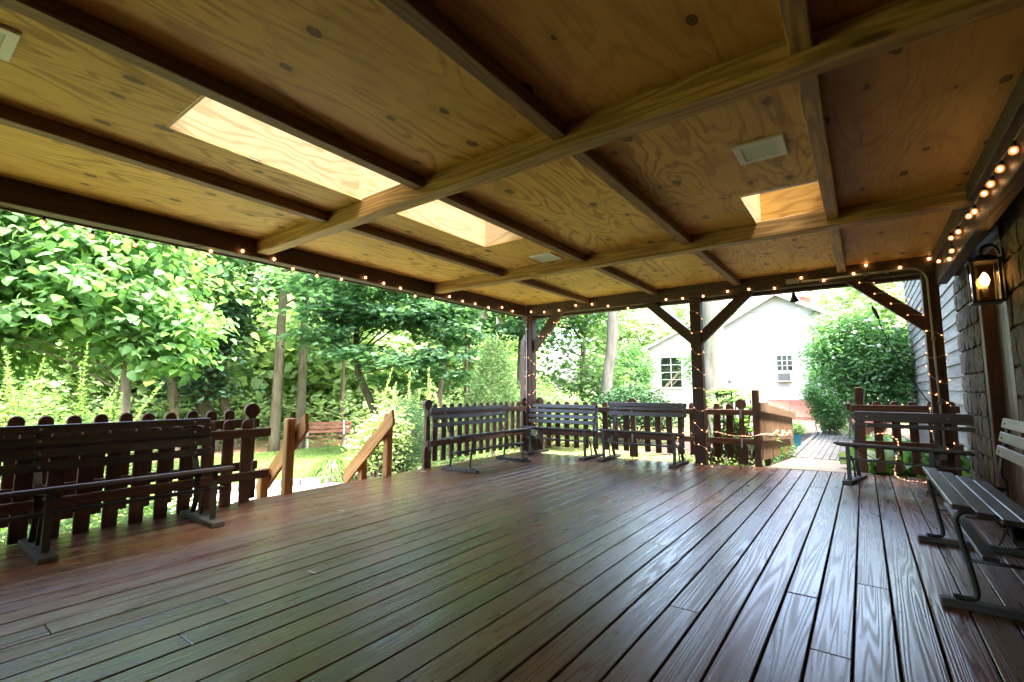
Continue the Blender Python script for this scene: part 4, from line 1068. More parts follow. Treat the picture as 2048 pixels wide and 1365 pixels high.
# ------------------------------------------------------------------ vegetation
def T(v, f): return np.array(v, float), f
LEAF = {
 'heart': T([(0,0,0),(.02,.22,.05),(.26,.42,.07),(.58,.30,.02),(1,0,-.16),(.58,-.30,.02),(.26,-.42,.07),(.02,-.22,.05),(.30,0,.0),(.65,0,-.05)],
            [(0,8,2,1),(8,9,3,2),(9,4,3),(0,7,6,8),(8,6,5,9),(9,5,4)]),
 'maple': T([(0,0,0),(.10,.30,.03),(.05,.52,.0),(.34,.36,.02),(.60,.50,-.04),(.62,.22,.0),(1,0,-.10),(.62,-.22,.0),(.60,-.50,-.04),(.34,-.36,.02),(.05,-.52,.0),(.10,-.30,.03),(.38,0,-.02)],
            [(0,12,3,2,1),(12,5,4,3),(12,6,5),(12,7,6),(12,9,8,7),(12,0,11,10,9)]),
 'oval': T([(0,0,0),(.35,.21,.04),(.75,.15,.0),(1,0,-.08),(.75,-.15,.0),(.35,-.21,.04),(.5,0,-.02)],
           [(0,6,2,1),(6,3,2),(0,5,4,6),(6,4,3)]),
 'kite': T([(0,0,0),(.45,.26,.05),(1,0,-.06),(.45,-.26,.05)], [(0,2,1),(0,3,2)]),
 'clump': T([(0,-.1,0),(.3,.42,.10),(.62,.05,.0),(1,.3,-.1),(.8,-.35,.05),(.25,-.45,.12)], [(0,2,1),(2,3,1),(2,4,3),(0,5,2),(5,4,2)]),
 'needle': T([(0,0,0),(.5,.07,.03),(1,0,-.03),(.5,-.07,.03)], [(0,2,1),(0,3,2)]),
 'blade': T([(0,.05,0),(0,-.05,0),(.55,-.04,.0),(.55,.04,.0),(1,0,-.10)], [(0,1,2,3),(3,2,4)]),
 'star': T([(0,0,0)] + [(.5*math.cos(a)*(1 if i % 2 else .55), .5*math.sin(a)*(1 if i % 2 else .55), .06*(i % 2)) for i, a in enumerate(np.linspace(0, 2*math.pi, 10, endpoint=False))],
           [(0, i+1, (i+1) % 10 + 1) for i in range(10)]),
}
def leaf_arrays(tmpl, P, D, Nn, S):
    """N leaves at P pointing along D with normals near Nn and length S"""
    tv, tf = LEAF[tmpl]
    D = D / np.linalg.norm(D, axis=1, keepdims=True)
    B = np.cross(Nn, D); B /= np.maximum(np.linalg.norm(B, axis=1, keepdims=True), 1e-6); Nn = np.cross(D, B)
    V = P[:, None, :] + S[:, None, None] * (tv[None, :, 0, None]*D[:, None, :] + tv[None, :, 1, None]*B[:, None, :] + tv[None, :, 2, None]*Nn[:, None, :])
    return V, tf
def mesh_from_leaves(name, parts, mats):
    """parts = [(V (N,k,3), faces, material index)]"""
    vs = []; loops = []; starts = []; totals = []; mi = []; base = 0; ls = 0
    for V, tf, m in parts:
        n, k, _ = V.shape; vs.append(V.reshape(-1, 3))
        lens = np.array([len(f) for f in tf]); flat = np.concatenate([np.array(f) for f in tf])
        L = (flat[None, :] + (np.arange(n)*k)[:, None] + base).reshape(-1); loops.append(L)
        tot = np.tile(lens, n); st = ls + np.concatenate([[0], np.cumsum(tot)[:-1]])
        starts.append(st); totals.append(tot); mi.append(np.full(len(tot), m)); base += n*k; ls += len(L)
    v = np.concatenate(vs); l = np.concatenate(loops); st = np.concatenate(starts); tt = np.concatenate(totals); mi = np.concatenate(mi)
    me = bpy.data.meshes.new(name)
    me.vertices.add(len(v)); me.vertices.foreach_set('co', v.astype(np.float32).ravel())
    me.loops.add(len(l)); me.loops.foreach_set('vertex_index', l.astype(np.int32))
    me.polygons.add(len(st)); me.polygons.foreach_set('loop_start', st.astype(np.int32)); me.polygons.foreach_set('loop_total', tt.astype(np.int32))
    me.polygons.foreach_set('material_index', mi.astype(np.int32))
    for m in mats: me.materials.append(m)
    me.update(calc_edges=True); me.validate()
    return me
def unit(rs, n):
    v = rs.normal(size=(n, 3)); return v / np.linalg.norm(v, axis=1, keepdims=True)
def scatter_tips(rs, blobs, n, shell=.45):
    """points in a union of ellipsoids, biased to the outside"""
    wt = np.array([b[2] if len(b) > 2 else b[1][0]*b[1][1]*b[1][2] for b in blobs], float); wt /= wt.sum()
    idx = rs.choice(len(blobs), n, p=wt); u = unit(rs, n); r = (shell + (1-shell)*rs.rand(n)**.6)[:, None]
    c = np.array([b[0] for b in blobs], float)[idx]; ra = np.array([b[1] for b in blobs], float)[idx]
    return c + u*r*ra, c
def leaves_around(rs, tips, cen, per, spread, size, tmpl, flat=.7, droop=.25, jit=.5):
    n = len(tips)*per
    off = rs.normal(size=(n, 3))*np.array(spread); P = np.repeat(tips, per, 0) + off
    out = np.repeat(tips - cen, per, 0); out /= np.maximum(np.linalg.norm(out, axis=1, keepdims=True), 1e-6)
    az = rs.rand(n)*2*np.pi
    D = np.stack([np.cos(az), np.sin(az), -droop + rs.normal(size=n)*.3], 1) + out*np.array([.5, .5, .1])
    Nn = np.stack([rs.normal(size=n)*jit, rs.normal(size=n)*jit, np.full(n, flat)], 1) + out*.25
    S = size*(.65 + .7*rs.rand(n))
    return leaf_arrays(tmpl, P, D, Nn, S)
def limbs_mesh(trunk, radii, tips, cen, nl, rs, r_l=.035):
    mb = MB(); tp = bez(trunk, 5)
    rr = np.interp(np.linspace(0, 1, len(tp)), np.linspace(0, 1, len(radii)), radii)
    mb.tube(tp, list(rr), 12)
    top = np.array([list(p) for p in tp])
    sel = rs.choice(len(tips), min(nl, len(tips)), replace=False)
    for k in sel:
        t = tips[k]; zz = top[:, 2]; lo = zz[0] + .35*(zz[-1]-zz[0])
        h = np.clip(t[2] - .45*np.linalg.norm(t[:2]-top[-1, :2]) - rs.rand()*.4, lo, zz[-1]-.05)
        i = int(np.argmin(abs(zz - h))); a = top[i]
        mid = a*.5 + t*.5 + rs.normal(size=3)*.12*np.array([1,1,.5]) + np.array([0,0,.10*np.linalg.norm(t-a)])
        pts = bez([tuple(a), tuple(mid), tuple(t)], 5); r0 = min(r_l*(.6+.8*rs.rand()), rr[i]*.75)
        mb.tube(pts, list(np.linspace(r0, r0*.18, len(pts))), 6, cap=False)
    return mb
def tree(name, label, trunk, radii, blobs, ntip, per, spread, size, tmpl, lm, bm_, seed, group=None, nl=20, r_l=.035, shell=.45, flat=.7, droop=.25, jit=.5, cat='tree', extra=None):
    rs = np.random.RandomState(seed); t = thing(name, label, cat, trunk[0], group)
    tips, cen = scatter_tips(rs, blobs, ntip, shell)
    o = limbs_mesh(trunk, radii, tips, cen, nl, rs, r_l).build('trunk', bm_, t, smooth=True)
    parts = []
    lms = lm if isinstance(lm, (list, tuple)) else [lm]
    V, tf = leaves_around(rs, tips, cen, per, spread, size, tmpl, flat, droop, jit); parts.append((V, tf, 0))
    if extra: parts.append((*extra(rs, tips, cen), 1))
    me = mesh_from_leaves('crown', parts, lms)
    obj('crown', me, t)
    return t
def shrub(name, label, blobs, ntip, per, spread, size, tmpl, lm, seed, base=None, group=None, cat='shrub', stems=14, r_s=.012, flowers=None, shell=.55, flat=.5, droop=.0, jit=.6, bm_=None):
    rs = np.random.RandomState(seed); c0 = blobs[0][0]
    b = base or (c0[0], c0[1], gzf(c0[0], c0[1]))
    t = thing(name, label, cat, b, group)
    tips, cen = scatter_tips(rs, blobs, ntip, shell)
    lo = b[2] + .02; tips[:, 2] = np.maximum(tips[:, 2], lo)
    mb = MB()
    for k in rs.choice(len(tips), min(stems, len(tips)), replace=False):
        a = np.array(b) + np.append(rs.normal(size=2)*.10, -.05); m = (a + tips[k])/2 + rs.normal(size=3)*.06
        mb.tube(bez([tuple(a), tuple(m), tuple(tips[k])], 4), list(np.linspace(r_s, r_s*.3, 9)), 5, cap=False)
    mb.build('stems', bm_ or M_BARK, t)['kind'] = 'stuff'
    V, tf = leaves_around(rs, tips, cen, per, spread, size, tmpl, flat, droop, jit)
    parts = [(V, tf, 0)]; mats = [lm]
    me = mesh_from_leaves('foliage', parts, mats); obj('foliage', me, t)
    if flowers:
        nf, fs, fm = flowers
        tp, ce = scatter_tips(rs, blobs, nf, .93); tp[:, 2] = np.maximum(tp[:, 2], lo+.05)
        out = (tp-ce)/np.linalg.norm(tp-ce, axis=1, keepdims=True)
        V, tf = leaf_arrays('star', tp + out*.03, np.cross(out, unit(rs, nf)) + 1e-3, out, fs*(.7+.6*rs.rand(nf)))
        obj('flowers', mesh_from_leaves('flowers', [(V, tf, 0)], [fm]), t)['kind'] = 'stuff'
    return t
M_BARK = barkmat('bark_grey_brown', (.09,.07,.052), (.19,.155,.12))
M_BARKP = barkmat('bark_pale', (.085,.077,.065), (.17,.158,.138), 7)
M_BARKD = barkmat('bark_dark', (.05,.042,.034), (.12,.10,.08))
L_CAT = leafmat('catalpa_leaf', [(.085,.17,.07), (.105,.20,.085), (.125,.225,.10), (.19,.28,.08)], .55, .5, .2)
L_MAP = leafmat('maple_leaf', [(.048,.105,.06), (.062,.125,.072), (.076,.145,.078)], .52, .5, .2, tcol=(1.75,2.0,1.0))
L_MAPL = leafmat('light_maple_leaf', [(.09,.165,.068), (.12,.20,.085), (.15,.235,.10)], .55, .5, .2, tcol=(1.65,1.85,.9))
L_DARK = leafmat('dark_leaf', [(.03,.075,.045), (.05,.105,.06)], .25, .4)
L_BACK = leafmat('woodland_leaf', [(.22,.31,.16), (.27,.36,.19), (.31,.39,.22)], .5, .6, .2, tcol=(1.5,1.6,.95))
L_FORS = leafmat('forsythia_leaf', [(.09,.16,.05), (.12,.20,.065), (.16,.24,.08)], .5, .5)
L_YEW = leafmat('juniper_leaf', [(.018,.050,.022), (.030,.070,.032), (.045,.09,.042)], .15, .7, .08)
L_ARB = leafmat('arborvitae_leaf', [(.042,.085,.032), (.064,.115,.042), (.095,.145,.056)], .25, .7, .08)
L_LIGHT = leafmat('variegated_leaf', [(.15,.23,.07), (.24,.32,.12), (.40,.44,.24)], .4, .5)
L_ROSE = leafmat('hibiscus_leaf', [(.05,.13,.045), (.075,.17,.055), (.10,.21,.075)], .4, .45)
L_HOSTA = leafmat('hosta_leaf', [(.05,.13,.04), (.09,.19,.06), (.20,.28,.09)], .35, .4)
L_GRASS = leafmat('grass_blade', [(.04,.10,.016), (.07,.145,.025), (.11,.19,.04)], .35, .5)
L_LAWN = leafmat('lawn_blade', [(.13,.21,.06), (.18,.27,.08), (.26,.32,.13)], .4, .6)
F_WHITE = leafmat('white_petal', [(.75,.70,.70), (.82,.74,.78)], .3, .6)
F_PINK = leafmat('pink_petal', [(.70,.10,.38), (.78,.22,.50)], .3, .6, tcol=(1.2,.6,1.0))

def G(x, y): return gzf(x, y)
# the catalpa: big drooping heart shaped leaves just outside the deck
tree('catalpa_tree', 'catalpa with big bright heart shaped leaves over the near fence', [(-10.62,2.83,-.7),(-10.6,2.8,1.0),(-10.75,2.7,2.6),(-11.0,2.5,4.2)], [.085,.075,.055,.03],
     [((-11.0,2.2,2.9),(1.9,1.9,1.15)), ((-11.9,.7,3.1),(1.8,1.7,1.4)), ((-10.5,3.3,2.2),(1.2,1.1,.85)), ((-11.3,1.6,4.2),(2.2,2.4,.9)), ((-10.1,3.1,1.75),(.55,.55,.4),.5), ((-12.0,0.6,1.9),(1.5,1.4,.8))],
     560, 34, (.25,.25,.12), .155, 'heart', L_CAT, M_BARK, 11, nl=20, r_l=.018, shell=.3, flat=1.0, droop=.6, jit=.3)
tree('maple_tree', 'light green tree filling in behind the catalpa at the frame edge', [(-14.6,1.6,-.9),(-14.5,1.7,1.2),(-14.6,1.5,4.0)], [.14,.12,.06],
     [((-14.2,1.0,2.4),(2.2,2.2,1.5)), ((-14.4,2.6,3.6),(2.0,2.0,1.6)), ((-15.0,.2,4.6),(2.6,2.6,1.5)), ((-14.2,3.6,2.0),(1.2,1.2,.9))], 330, 36, (.30,.30,.16), .14, 'maple', L_MAPL, M_BARK, 12, nl=8, r_l=.02, shell=.2, flat=.9, droop=.3)
# straight trunks along the mulch bed
def tall(name, label, x, y, lean, r, top, seed, bark, blobs, lm, ntip=90, per=45, tmpl='maple', size=.15, spread=(.42,.42,.16), nl=18, mid=None):
    z = G(x, y) - .15
    tr = [(x, y, z), (x+lean[0]*.3+(mid[0] if mid else 0), y+lean[1]*.3+(mid[1] if mid else 0), z+top*.3), (x+lean[0]*.65, y+lean[1]*.65, z+top*.65), (x+lean[0], y+lean[1], z+top)]
    return tree(name, label, tr, [r*1.25, r, r*.8, r*.4], blobs, ntip, per, spread, size, tmpl, lm, bark, seed, nl=nl, r_l=.045, shell=.35, flat=.9, droop=.2, jit=.42)
tall('maple_tree', 'straight pale grey trunk standing left of its twin beyond the lawn', -13.45, 7.0, (.1,.05), .125, 8.5, 21, M_BARK, [((-13.2,6.9,4.6),(1.9,1.9,1.0)), ((-13.3,7.2,6.8),(2.4,2.4,1.6))], L_MAP, 100, 40)
tall('maple_tree', 'straight brown trunk just left of the red brown garden bench', -13.42, 7.75, (-.25,.1), .115, 8.5, 22, M_BARK, [((-13.5,8.3,4.8),(1.8,1.8,.9)), ((-13.6,8.0,6.8),(2.4,2.4,1.6))], L_MAP, 100, 40)
tall('maple_tree', 'crooked brown trunk kinking left of the straight grey pair', -15.2, 6.75, (-.2,-.5), .12, 7, 23, M_BARK, [((-15.3,6.3,4.6),(1.9,1.9,1.3)), ((-15.6,5.9,6.6),(2,2,1.4))], L_MAPL, 90, 40, mid=(-.1,-.25))
tall('dark_tree', 'dark leaning trunk with nearly black green foliage behind the catalpa', -15.1, 6.1, (.3,.75), .17, 6.5, 24, M_BARKD, [((-14.4,5.45,2.2),(.75,.75,.75)), ((-14.6,5.8,3.1),(.85,.85,.6)), ((-15.1,5.75,1.2),(.55,.55,.45))], L_DARK, 80, 45, mid=(-.2,-.45), size=.14)
tall('maple_tree', 'slanting brown trunk rising between the catalpa trunk and the dark tree', -14.9, 5.15, (-.2,-.6), .12, 6, 25, M_BARK, [((-14.9,4.3,4.8),(2.2,2.2,1.4)), ((-14.3,5.0,3.6),(1.5,1.5,.7))], L_MAPL, 100, 40)
tall('maple_tree', 'slim straight trunk behind the garden bench', -15.2, 10.3, (.05,.1), .06, 7.5, 26, M_BARK, [((-15.2,10.3,5.2),(1.9,1.9,1.3))], L_MAPL, 70, 40)
# the spreading maple in the middle
tree('maple_tree', 'wide spreading maple with layered dark leaves above the stair opening', [(-10.35,8.45,-.7),(-10.7,8.2,.6),(-11.0,7.9,1.7),(-10.9,7.8,3.2),(-10.8,7.9,5.5)], [.12,.10,.085,.07,.04],
     [((-10.4,7.0,3.0),(1.3,1.3,.35)), ((-10.8,6.6,2.4),(1.0,1.0,.28)), ((-9.5,8.1,2.9),(1.3,1.3,.40)), ((-8.6,8.7,3.2),(1.2,1.2,.40)), ((-9.3,7.9,1.75),(1.0,1.0,.28)), ((-8.6,8.7,1.95),(.9,.9,.28)), ((-8.3,9.1,1.35),(.8,.8,.28)), ((-9.6,8.2,1.3),(.8,.8,.25)), ((-10.3,7.6,3.9),(2.2,2.2,.6)), ((-10.2,7.1,2.0),(.8,.8,.25)), ((-8.5,8.9,2.55),(1.0,1.0,.3))],
     330, 36, (.27,.27,.07), .135, 'maple', L_MAP, M_BARKD, 31, nl=22, r_l=.022, shell=.2, flat=1.1, droop=.28, jit=.32)
tall('maple_tree', 'light green maple whose trunk shows right of the spreading one', -11.6, 11.4, (.5,.6), .09, 7, 33, M_BARK, [((-11.2,11.6,3.4),(1.6,1.6,1.2)), ((-10.8,12.2,5.2),(2.2,2.2,1.4))], L_MAPL, 110, 40)
tall('maple_tree', 'maple crown filling the view above the pointed evergreen', -9.0, 12.6, (.2,.1), .12, 7, 34, M_BARKD, [((-8.8,12.6,3.6),(1.8,1.8,1.2)), ((-9.2,11.9,5.2),(2.4,2.4,1.3))], L_MAP, 130, 42)
tall('maple_tree', 'light leafy tree between the corner post and the leaning pale trunk', -8.2, 15.3, (.2,.2), .10, 6.5, 35, M_BARK, [((-8.0,14.8,2.2),(1.5,1.5,1.5)), ((-8.4,15.2,4.4),(2.2,2.2,1.4)), ((-7.2,15.4,1.2),(1.1,1.1,1.0))], L_MAPL, 170, 42)
# pale leaning trunk and the big trunk by the cottage
tree('maple_tree', 'smooth pale trunk curving up between the corner and middle posts', [(-6.58,14.0,-.7),(-6.62,14.0,.3),(-6.5,14.0,1.6),(-6.3,14.0,3.3),(-6.25,14.0,9.5)], [.20,.165,.165,.17,.11],
     [((-6.8,14.6,7.9),(2.4,2.4,1.2)), ((-6.4,13.6,9.3),(2.4,2.4,1.2)), ((-8.0,15,7.2),(1.8,1.8,1.2))], 110, 40, (.4,.4,.14), .15, 'maple', L_MAPL, M_BARKP, 41, nl=22, r_l=.06, shell=.3, flat=.9)
tree('shade_tree', 'massive pale barked trunk behind the middle post, left of the cottage front', [(-3.45,14.3,-.6),(-3.42,14.3,.4),(-3.42,14.3,1.8),(-3.40,14.3,3.4),(-3.5,14.3,11)], [.43,.36,.32,.30,.20],
     [((-4.0,14.6,11.0),(3.2,3.2,1.6)), ((-5.6,13.6,9.8),(2.2,2.2,1.2))], 120, 40, (.45,.45,.16), .16, 'maple', L_MAPL, M_BARKP, 42, nl=22, r_l=.08, shell=.3, flat=.9)
# trees behind the cottage
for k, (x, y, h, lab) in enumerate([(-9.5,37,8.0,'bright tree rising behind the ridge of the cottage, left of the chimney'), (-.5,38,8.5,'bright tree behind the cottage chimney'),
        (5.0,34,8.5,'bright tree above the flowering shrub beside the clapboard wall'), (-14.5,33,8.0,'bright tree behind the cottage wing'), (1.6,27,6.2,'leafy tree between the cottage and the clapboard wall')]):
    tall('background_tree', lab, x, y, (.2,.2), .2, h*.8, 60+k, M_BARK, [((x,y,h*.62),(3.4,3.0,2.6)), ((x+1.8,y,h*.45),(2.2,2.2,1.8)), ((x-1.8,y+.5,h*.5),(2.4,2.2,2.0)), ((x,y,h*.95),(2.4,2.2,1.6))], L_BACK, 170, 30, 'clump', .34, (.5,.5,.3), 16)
# the far wood, one mass
def woods():
    rs = np.random.RandomState(77); tips = []; cen = []
    for k in range(230):
        a = R(rs.uniform(38, 112)); d = rs.uniform(21, 44)          # bearing from +Y towards -X
        x, y = -math.sin(a)*d, math.cos(a)*d + 2
        if x > -16 and y < 33 and x > -6: continue
        h = rs.uniform(5, 12.5)*(d/40)**.4; base = G(x, y)
        for q in range(4):
            zz = base + h*rs.uniform(.05, .95); rr_ = rs.uniform(1.1, 2.3)
            c = np.array([x + rs.normal()*1.3, y + rs.normal()*1.3, zz]); n = 34
            u = unit(rs, n); tips.append(c + u*np.array([rr_, rr_, rr_*.8])*(.6 + .4*rs.rand(n, 1))); cen.append(np.repeat(c[None], n, 0))
    tips = np.concatenate(tips); cen = np.concatenate(cen)
    V, tf = leaves_around(rs, tips, cen, 6, (.35,.35,.22), .34, 'clump', .7, .2, .55)
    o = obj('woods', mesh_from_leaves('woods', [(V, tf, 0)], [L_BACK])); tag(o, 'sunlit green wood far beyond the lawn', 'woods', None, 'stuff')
    # low undergrowth along its near edge
    n = 2600; a = np.radians(rs.uniform(40, 108, n)); d = rs.uniform(15.5, 30, n)
    tips = np.stack([-np.sin(a)*d, np.cos(a)*d + 1.5, np.zeros(n)], 1); ok = ~((tips[:, 0] > -9.5)); tips = tips[ok]
    tips[:, 2] = gz(tips[:, 0], tips[:, 1]) + rs.rand(len(tips))**1.5*1.5
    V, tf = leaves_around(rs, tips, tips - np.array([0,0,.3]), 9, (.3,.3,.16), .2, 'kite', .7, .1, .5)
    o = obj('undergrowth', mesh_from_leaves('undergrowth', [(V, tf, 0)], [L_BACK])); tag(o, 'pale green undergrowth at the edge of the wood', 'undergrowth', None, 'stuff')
woods()

# shrubs
shrub('forsythia_bush', 'fine leaved yellow green bush pressing over the near end of the fence', [((-9.4,.9,.25),(1.5,1.3,.95)), ((-9.6,2.1,-.05),(.9,.8,.6)), ((-9.0,-.3,.35),(1.2,1.0,.9))], 520, 26, (.13,.13,.2), .06, 'oval', L_FORS, 81, stems=60, shell=.3, jit=.9, flat=.2)
def whips(label, spots, lm, seed, leaf=.055, name='tall_shoots'):
    rs = np.random.RandomState(seed); t = thing(name, label, 'shoots', (spots[0][0], spots[0][1], spots[0][2]))
    mb = MB(); parts = []
    for x, y, z, h in spots:
        lx_, ly_ = rs.normal(size=2)*.08
        pts = bez([(x, y, z), (x+lx_*.5, y+ly_*.5, z+h*.5), (x+lx_*1.4, y+ly_*1.4, z+h)], 5); mb.tube(pts, list(np.linspace(.007, .002, len(pts))), 5, cap=False)
        n = int(h*130); s = rs.rand(n); P = np.stack([x + lx_*s*1.3, y + ly_*s*1.3, z + h*(.1+.9*s)], 1); az = rs.rand(n)*6.28
        D = np.stack([np.cos(az), np.sin(az), .5 + .4*rs.rand(n)], 1); Nn = np.stack([-np.cos(az)*.6, -np.sin(az)*.6, np.ones(n)], 1)
        V, tf = leaf_arrays('oval', P, D, Nn, leaf*(1.25 - .6*s)*(.7+.6*rs.rand(n))); parts.append((V, tf, 0))
    mb.build('stems', M_BARK, t)['kind'] = 'stuff'; obj('foliage', mesh_from_leaves('foliage', parts, [lm]), t)
rs0 = np.random.RandomState(5)
whips('upright leafy shoots sticking up out of the yellow green bush', [(-9.4 + rs0.uniform(-1.5,1.2), .8 + rs0.uniform(-1.0,1.6), .5, rs0.uniform(.5,1.3)) for _ in range(26)], L_FORS, 82)
shrub('variegated_bush', 'cream and light green leaved bush beside the far stair handrail', [((-6.95,5.55,.14),(.42,.42,.46)), ((-7.2,5.5,-.05),(.32,.3,.25)), ((-6.85,5.65,.42),(.28,.28,.25))], 240, 15, (.10,.10,.09), .085, 'oval', L_LIGHT, 83, base=(-6.95,5.45,-.62), stems=40, r_s=.012, flowers=(28, .07, F_WHITE), shell=.35)
shrub('juniper_bush', 'dense grey green juniper rising behind the variegated bush', [((-6.95,6.1,.0),(.55,.55,.68)), ((-7.1,6.3,.45),(.45,.45,.40)), ((-6.6,6.4,-.2),(.5,.5,.45))], 620, 36, (.08,.08,.10), .055, 'needle', L_YEW, 84, stems=20, shell=.5, flat=.2, jit=1.0)
rs0 = np.random.RandomState(6)
whips('three pale spires of new growth on top of the juniper', [(-7.75,6.15,.55,.95), (-7.45,6.6,.55,.85), (-7.15,6.85,.55,.95), (-7.5,6.4,.5,.6), (-7.3,6.7,.5,.55), (-7.6,6.25,.5,.5), (-7.0,7.0,.5,.6), (-7.62,6.3,.5,.7), (-7.2,6.95,.5,.75)], L_LIGHT, 85, .05)
# pointed evergreen
def evergreen():
    rs = np.random.RandomState(91); b = (-6.85, 8.6, G(-6.85, 8.6)); t = thing('evergreen_tree', 'pointed feathery evergreen behind the lawn side fence, left of the corner post', 'evergreen', b)
    MB().tube([b, (b[0], b[1], b[2]+2.6)], [.06, .015], 8).build('trunk', M_BARK, t)
    n = 900; h = rs.rand(n)**.8; az = rs.rand(n)*6.28; rad = (1-h)**.75*.82*(.75 + .35*rs.rand(n)) + .03
    tips = np.stack([b[0]+np.cos(az)*rad, b[1]+np.sin(az)*rad, b[2]+.25+h*2.45], 1); cen = np.stack([np.full(n, b[0]), np.full(n, b[1]), tips[:, 2]-.5], 1)
    V, tf = leaves_around(rs, tips, cen, 26, (.07,.07,.09), .085, 'needle', .1, -.5, 1.0)
    obj('crown', mesh_from_leaves('crown', [(V, tf, 0)], [L_ARB]), t)
evergreen()
shrub('flower_bush', 'low leafy bed plants with small pink flowers beneath the lawn side fence', [((-5.25,5.2,-.35),(.35,.6,.28)), ((-5.3,6.1,-.35),(.35,.6,.25)), ((-5.5,4.5,-.4),(.3,.4,.3)), ((-5.3,6.8,-.35),(.3,.3,.25))], 300, 14, (.09,.09,.07), .055, 'oval', L_LIGHT, 86, stems=60, r_s=.006, flowers=(60, .035, F_PINK), shell=.3)
shrub('flower_bush', 'low flowering plants showing under the fence behind the corner bench', [((-3.9,7.6,-.25),(.5,.3,.22)), ((-3.1,7.8,-.22),(.5,.3,.22)), ((-2.4,7.9,-.2),(.4,.3,.25)), ((-1.7,7.9,-.2),(.35,.25,.25))], 300, 13, (.09,.09,.07), .06, 'oval', L_LIGHT, 87, base=(-2.9,7.85,-.45), stems=50, r_s=.006, flowers=(50, .035, F_PINK), shell=.3)
shrub('flower_bush', 'pale green ground plants under the near double fence', [((-5.5,.4,-.30),(.45,.8,.32)), ((-5.7,1.3,-.30),(.5,.7,.32)), ((-5.6,2.1,-.36),(.4,.4,.25)), ((-6.6,1.2,-.3),(.5,1.2,.35))], 560, 16, (.10,.10,.08), .065, 'oval', L_FORS, 88, stems=70, r_s=.007, shell=.3)
def rhodo():
    rs = np.random.RandomState(95); t = thing('rhododendron', 'broad leaved bright green plant behind the fence right of the middle post', 'shrub', (-1.75, 8.3, -.3)); mb = MB(); parts = []
    for k in range(75):
        x, y = -1.72 + rs.uniform(-.42,.42), 8.25 + rs.uniform(-.3,.3); h = rs.uniform(.05, 1.1) + (.12 if k % 9 == 0 else 0)
        tx, ty = x + rs.normal()*.1, y + rs.normal()*.1
        mb.tube(bez([(x*.5-.86, y*.5+4.12, -.3), (x, y, h*.4-.2), (tx, ty, h-.1)], 4), [.012]*9, 5, cap=False); n = 11; az = np.linspace(0, 6.28, n, endpoint=False) + rs.rand()*6
        P = np.repeat(np.array([[tx, ty, h-.1]]), n, 0); D = np.stack([np.cos(az), np.sin(az), rs.uniform(-.2,.9,n)], 1); Nn = np.stack([-np.cos(az)*.3, -np.sin(az)*.3, np.ones(n)], 1)
        parts.append((*leaf_arrays('oval', P, D, Nn, .17*(.7+.5*rs.rand(n))), 0))
    mb.build('stems', M_BARK, t)['kind'] = 'stuff'; obj('foliage', mesh_from_leaves('foliage', parts, [L_MAPL]), t)
rhodo()
shrub('rose_of_sharon', 'tall shrub with pale lilac flowers between the cottage and the clapboard wall', [((-.05,15.2,2.0),(1.0,.9,1.05)), ((.5,15.4,1.5),(.7,.8,1.0)), ((-.35,15.0,2.55),(.65,.6,.5)), ((.1,15.2,.9),(.7,.7,.6)), ((-.75,15.1,2.0),(.5,.5,.5))], 520, 26, (.19,.19,.16), .115, 'oval', L_ROSE, 101, stems=50, r_s=.02, flowers=(70, .10, F_WHITE), shell=.4, droop=.3)
shrub('clipped_bush', 'rounded dark bush against the cottage corner', [((-.86,16.4,1.0),(.50,.5,.72)), ((-.80,16.4,.35),(.42,.42,.4))], 420, 22, (.08,.08,.08), .075, 'oval', L_ROSE, 102, stems=24, r_s=.015, shell=.75)
shrub('ground_plants', 'pale striped leafy plants at the foot of the rounded bush', [((-.45,16.6,-.10),(.55,.35,.22)), ((.0,15.6,-.05),(.35,.35,.25))], 90, 12, (.10,.10,.06), .15, 'blade', L_HOSTA, 103, stems=5, r_s=.006, shell=.3, droop=-.2)
shrub('hosta_clump', 'broad green hosta leaves behind the short fence by the clapboard wall', [((.35,8.05,.05),(.40,.25,.30)), ((.75,8.2,.05),(.25,.3,.3)), ((-.02,8.4,-.05),(.2,.35,.25))], 80, 4, (.10,.10,.06), .24, 'heart', L_HOSTA, 104, stems=30, r_s=.006, shell=.4, droop=.2)
shrub('hosta_clump', 'hosta leaves edging the brick path beside the square fence post', [((.18,9.6,.02),(.22,.7,.25)), ((.25,10.8,-.02),(.2,.6,.22))], 70, 4, (.10,.10,.06), .20, 'heart', L_HOSTA, 105, stems=24, r_s=.006, shell=.4, droop=.2)
shrub('flowering_shrub', 'white flowered shrub in front of the cottage wing window', [((-7.95,19.6,2.05),(.9,.9,.95)), ((-8.2,19.6,1.2),(1.0,.9,.8)), ((-5.6,20.6,2.4),(.45,.5,1.1))], 480, 20, (.17,.17,.15), .12, 'oval', L_ROSE, 106, stems=30, r_s=.03, flowers=(80, .13, F_WHITE), shell=.45)
shrub('low_conifer', 'spreading blue green bush below the white flowered shrub', [((-5.55,13.5,.55),(1.1,.9,.55)), ((-6.6,14.9,.5),(.9,.8,.5)), ((-4.7,13.2,.35),(.7,.6,.4))], 520, 24, (.14,.14,.06), .10, 'oval', L_YEW, 107, stems=30, r_s=.02, shell=.5, flat=.9)
shrub('border_shrub', 'light green shrub behind the fence left of the pale leaning trunk', [((-7.6,11.6,.5),(1.0,.9,.75)), ((-6.5,11.8,.2),(.8,.7,.5)), ((-8.6,10.6,.2),(.7,.7,.6))], 420, 20, (.14,.14,.1), .09, 'oval', L_MAPL, 108, stems=30, r_s=.02, shell=.5)
shrub('planter_leaves', 'mound of green leaves filling the teal planter', [((-1.30,12.6,.15),(.17,.17,.13))], 90, 10, (.03,.03,.03), .05, 'oval', L_MAPL, 109, base=(-1.3,12.6,.0), stems=12, r_s=.004, cat='plant')
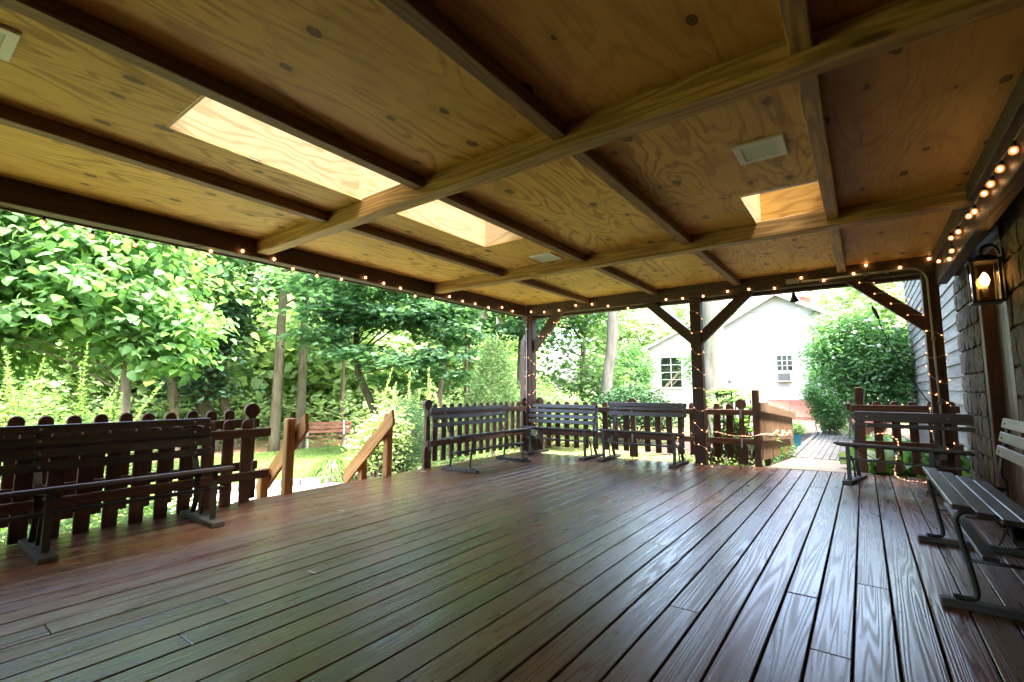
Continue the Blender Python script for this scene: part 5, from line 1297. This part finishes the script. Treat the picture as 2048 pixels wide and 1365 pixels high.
shrub('ramp_plants', 'small leafy plants sprouting through the pickets of the ramp railing', [((-1.32,9.2,-.02),(.14,.5,.16)), ((-1.3,10.6,-.1),(.12,.45,.14))], 80, 9, (.05,.05,.04), .07, 'oval', L_ROSE, 110, base=(-1.3,9.9,-.26), stems=16, r_s=.004, cat='plant')
# ornamental grass tuft
def tuft():
    rs = np.random.RandomState(111); x, y = -8.15, 5.35; z = G(x, y); t = thing('grass_tuft', 'round tuft of bright green arching grass at the lawn edge', 'grass tuft', (x, y, z))
    n = 900; az = rs.rand(n)*6.28; el = rs.uniform(.25, 1.45, n); L_ = rs.uniform(.22, .42, n); mb = []
    P = np.stack([x + rs.normal(size=n)*.05, y + rs.normal(size=n)*.05, np.full(n, z)], 1)
    D = np.stack([np.cos(az)*np.cos(el), np.sin(az)*np.cos(el), np.sin(el)], 1); Nn = np.stack([-np.cos(az), -np.sin(az), np.full(n, .8)], 1)
    V, tf = leaf_arrays('blade', P, D, Nn, L_)
    V2, _ = leaf_arrays('blade', V[:, 4, :], D*np.array([1,1,.2]) + np.array([0,0,-.55]), Nn, L_*.55)
    obj('blades', mesh_from_leaves('blades', [(V, tf, 0), (V2, tf, 0)], [L_GRASS]), t)
tuft()
shrub('edging_flowers', 'low pink flowered plants beside the grass tuft', [((-7.55,5.9,-.5),(.25,.4,.14)), ((-7.4,6.3,-.45),(.3,.3,.2))], 160, 10, (.06,.06,.03), .05, 'oval', L_LIGHT, 112, base=(-8.0,5.6,-.65), stems=20, r_s=.004, flowers=(26, .05, F_PINK), cat='plant')
# lawn grass
def lawn_grass():
    rs = np.random.RandomState(120); n = 60000
    x = rs.uniform(-13.4, -7.4, n); y = rs.uniform(2.4, 10.4, n); ok = np.array([inlawn(a, b) for a, b in zip(x, y)]); x, y = x[ok], y[ok]; n = len(x)
    P = np.stack([x, y, gz(x, y)+.01], 1); D = np.stack([rs.normal(size=n)*.5, rs.normal(size=n)*.5, np.ones(n)], 1)
    V, tf = leaf_arrays('needle', P, D, unit(rs, n), .055 + .05*rs.rand(n))
    o = obj('grass', mesh_from_leaves('grass', [(V, tf, 0)], [L_LAWN])); tag(o, 'short mown grass of the lawn', 'grass', None, 'stuff')
lawn_grass()
# scraps on the boards
M_SCRAP = plain('dry_scrap', (.55,.52,.45), .8, var=.2)
for k, (x, y, a, l, lab) in enumerate([(-2.62,1.62,.3,.03,'white paper scrap on the deck boards in the middle foreground'), (-3.72,2.55,.5,.035,'dry pale twig lying on the deck left of centre'), (-3.42,6.0,.2,.05,'white petal scrap on the boards before the corner bench'), (-4.6,4.35,.2,.06,'pale scrap at the deck edge by the disc post')]):
    o = plank('litter_scrap', (x-l, y, .004), (x+l, y+l*a, .004), .012, .004, M_SCRAP, None, bev=.001); tag(o, lab, 'scrap')

# dust, leaf bits and splinters scattered over the boards
def debris():
    rs = np.random.RandomState(130); n = 170
    x = rs.uniform(-4.6, .7, n); y = rs.uniform(.4, 6.6, n)
    P = np.stack([x, y, np.full(n, .0035)], 1); az = rs.rand(n)*6.28
    D = np.stack([np.cos(az), np.sin(az), rs.rand(n)*.1], 1); Nn = np.stack([rs.normal(size=n)*.2, rs.normal(size=n)*.2, np.ones(n)], 1)
    V, tf = leaf_arrays('kite', P, D, Nn, .008 + .02*rs.rand(n)**3)
    o = obj('debris', mesh_from_leaves('debris', [(V, tf, 0)], [leafmat('dry_bits', [(.35,.28,.16), (.5,.45,.35), (.12,.16,.05)], .1, .8)])); tag(o, 'tiny dry leaf bits scattered on the deck boards', 'debris', None, 'stuff')
debris()
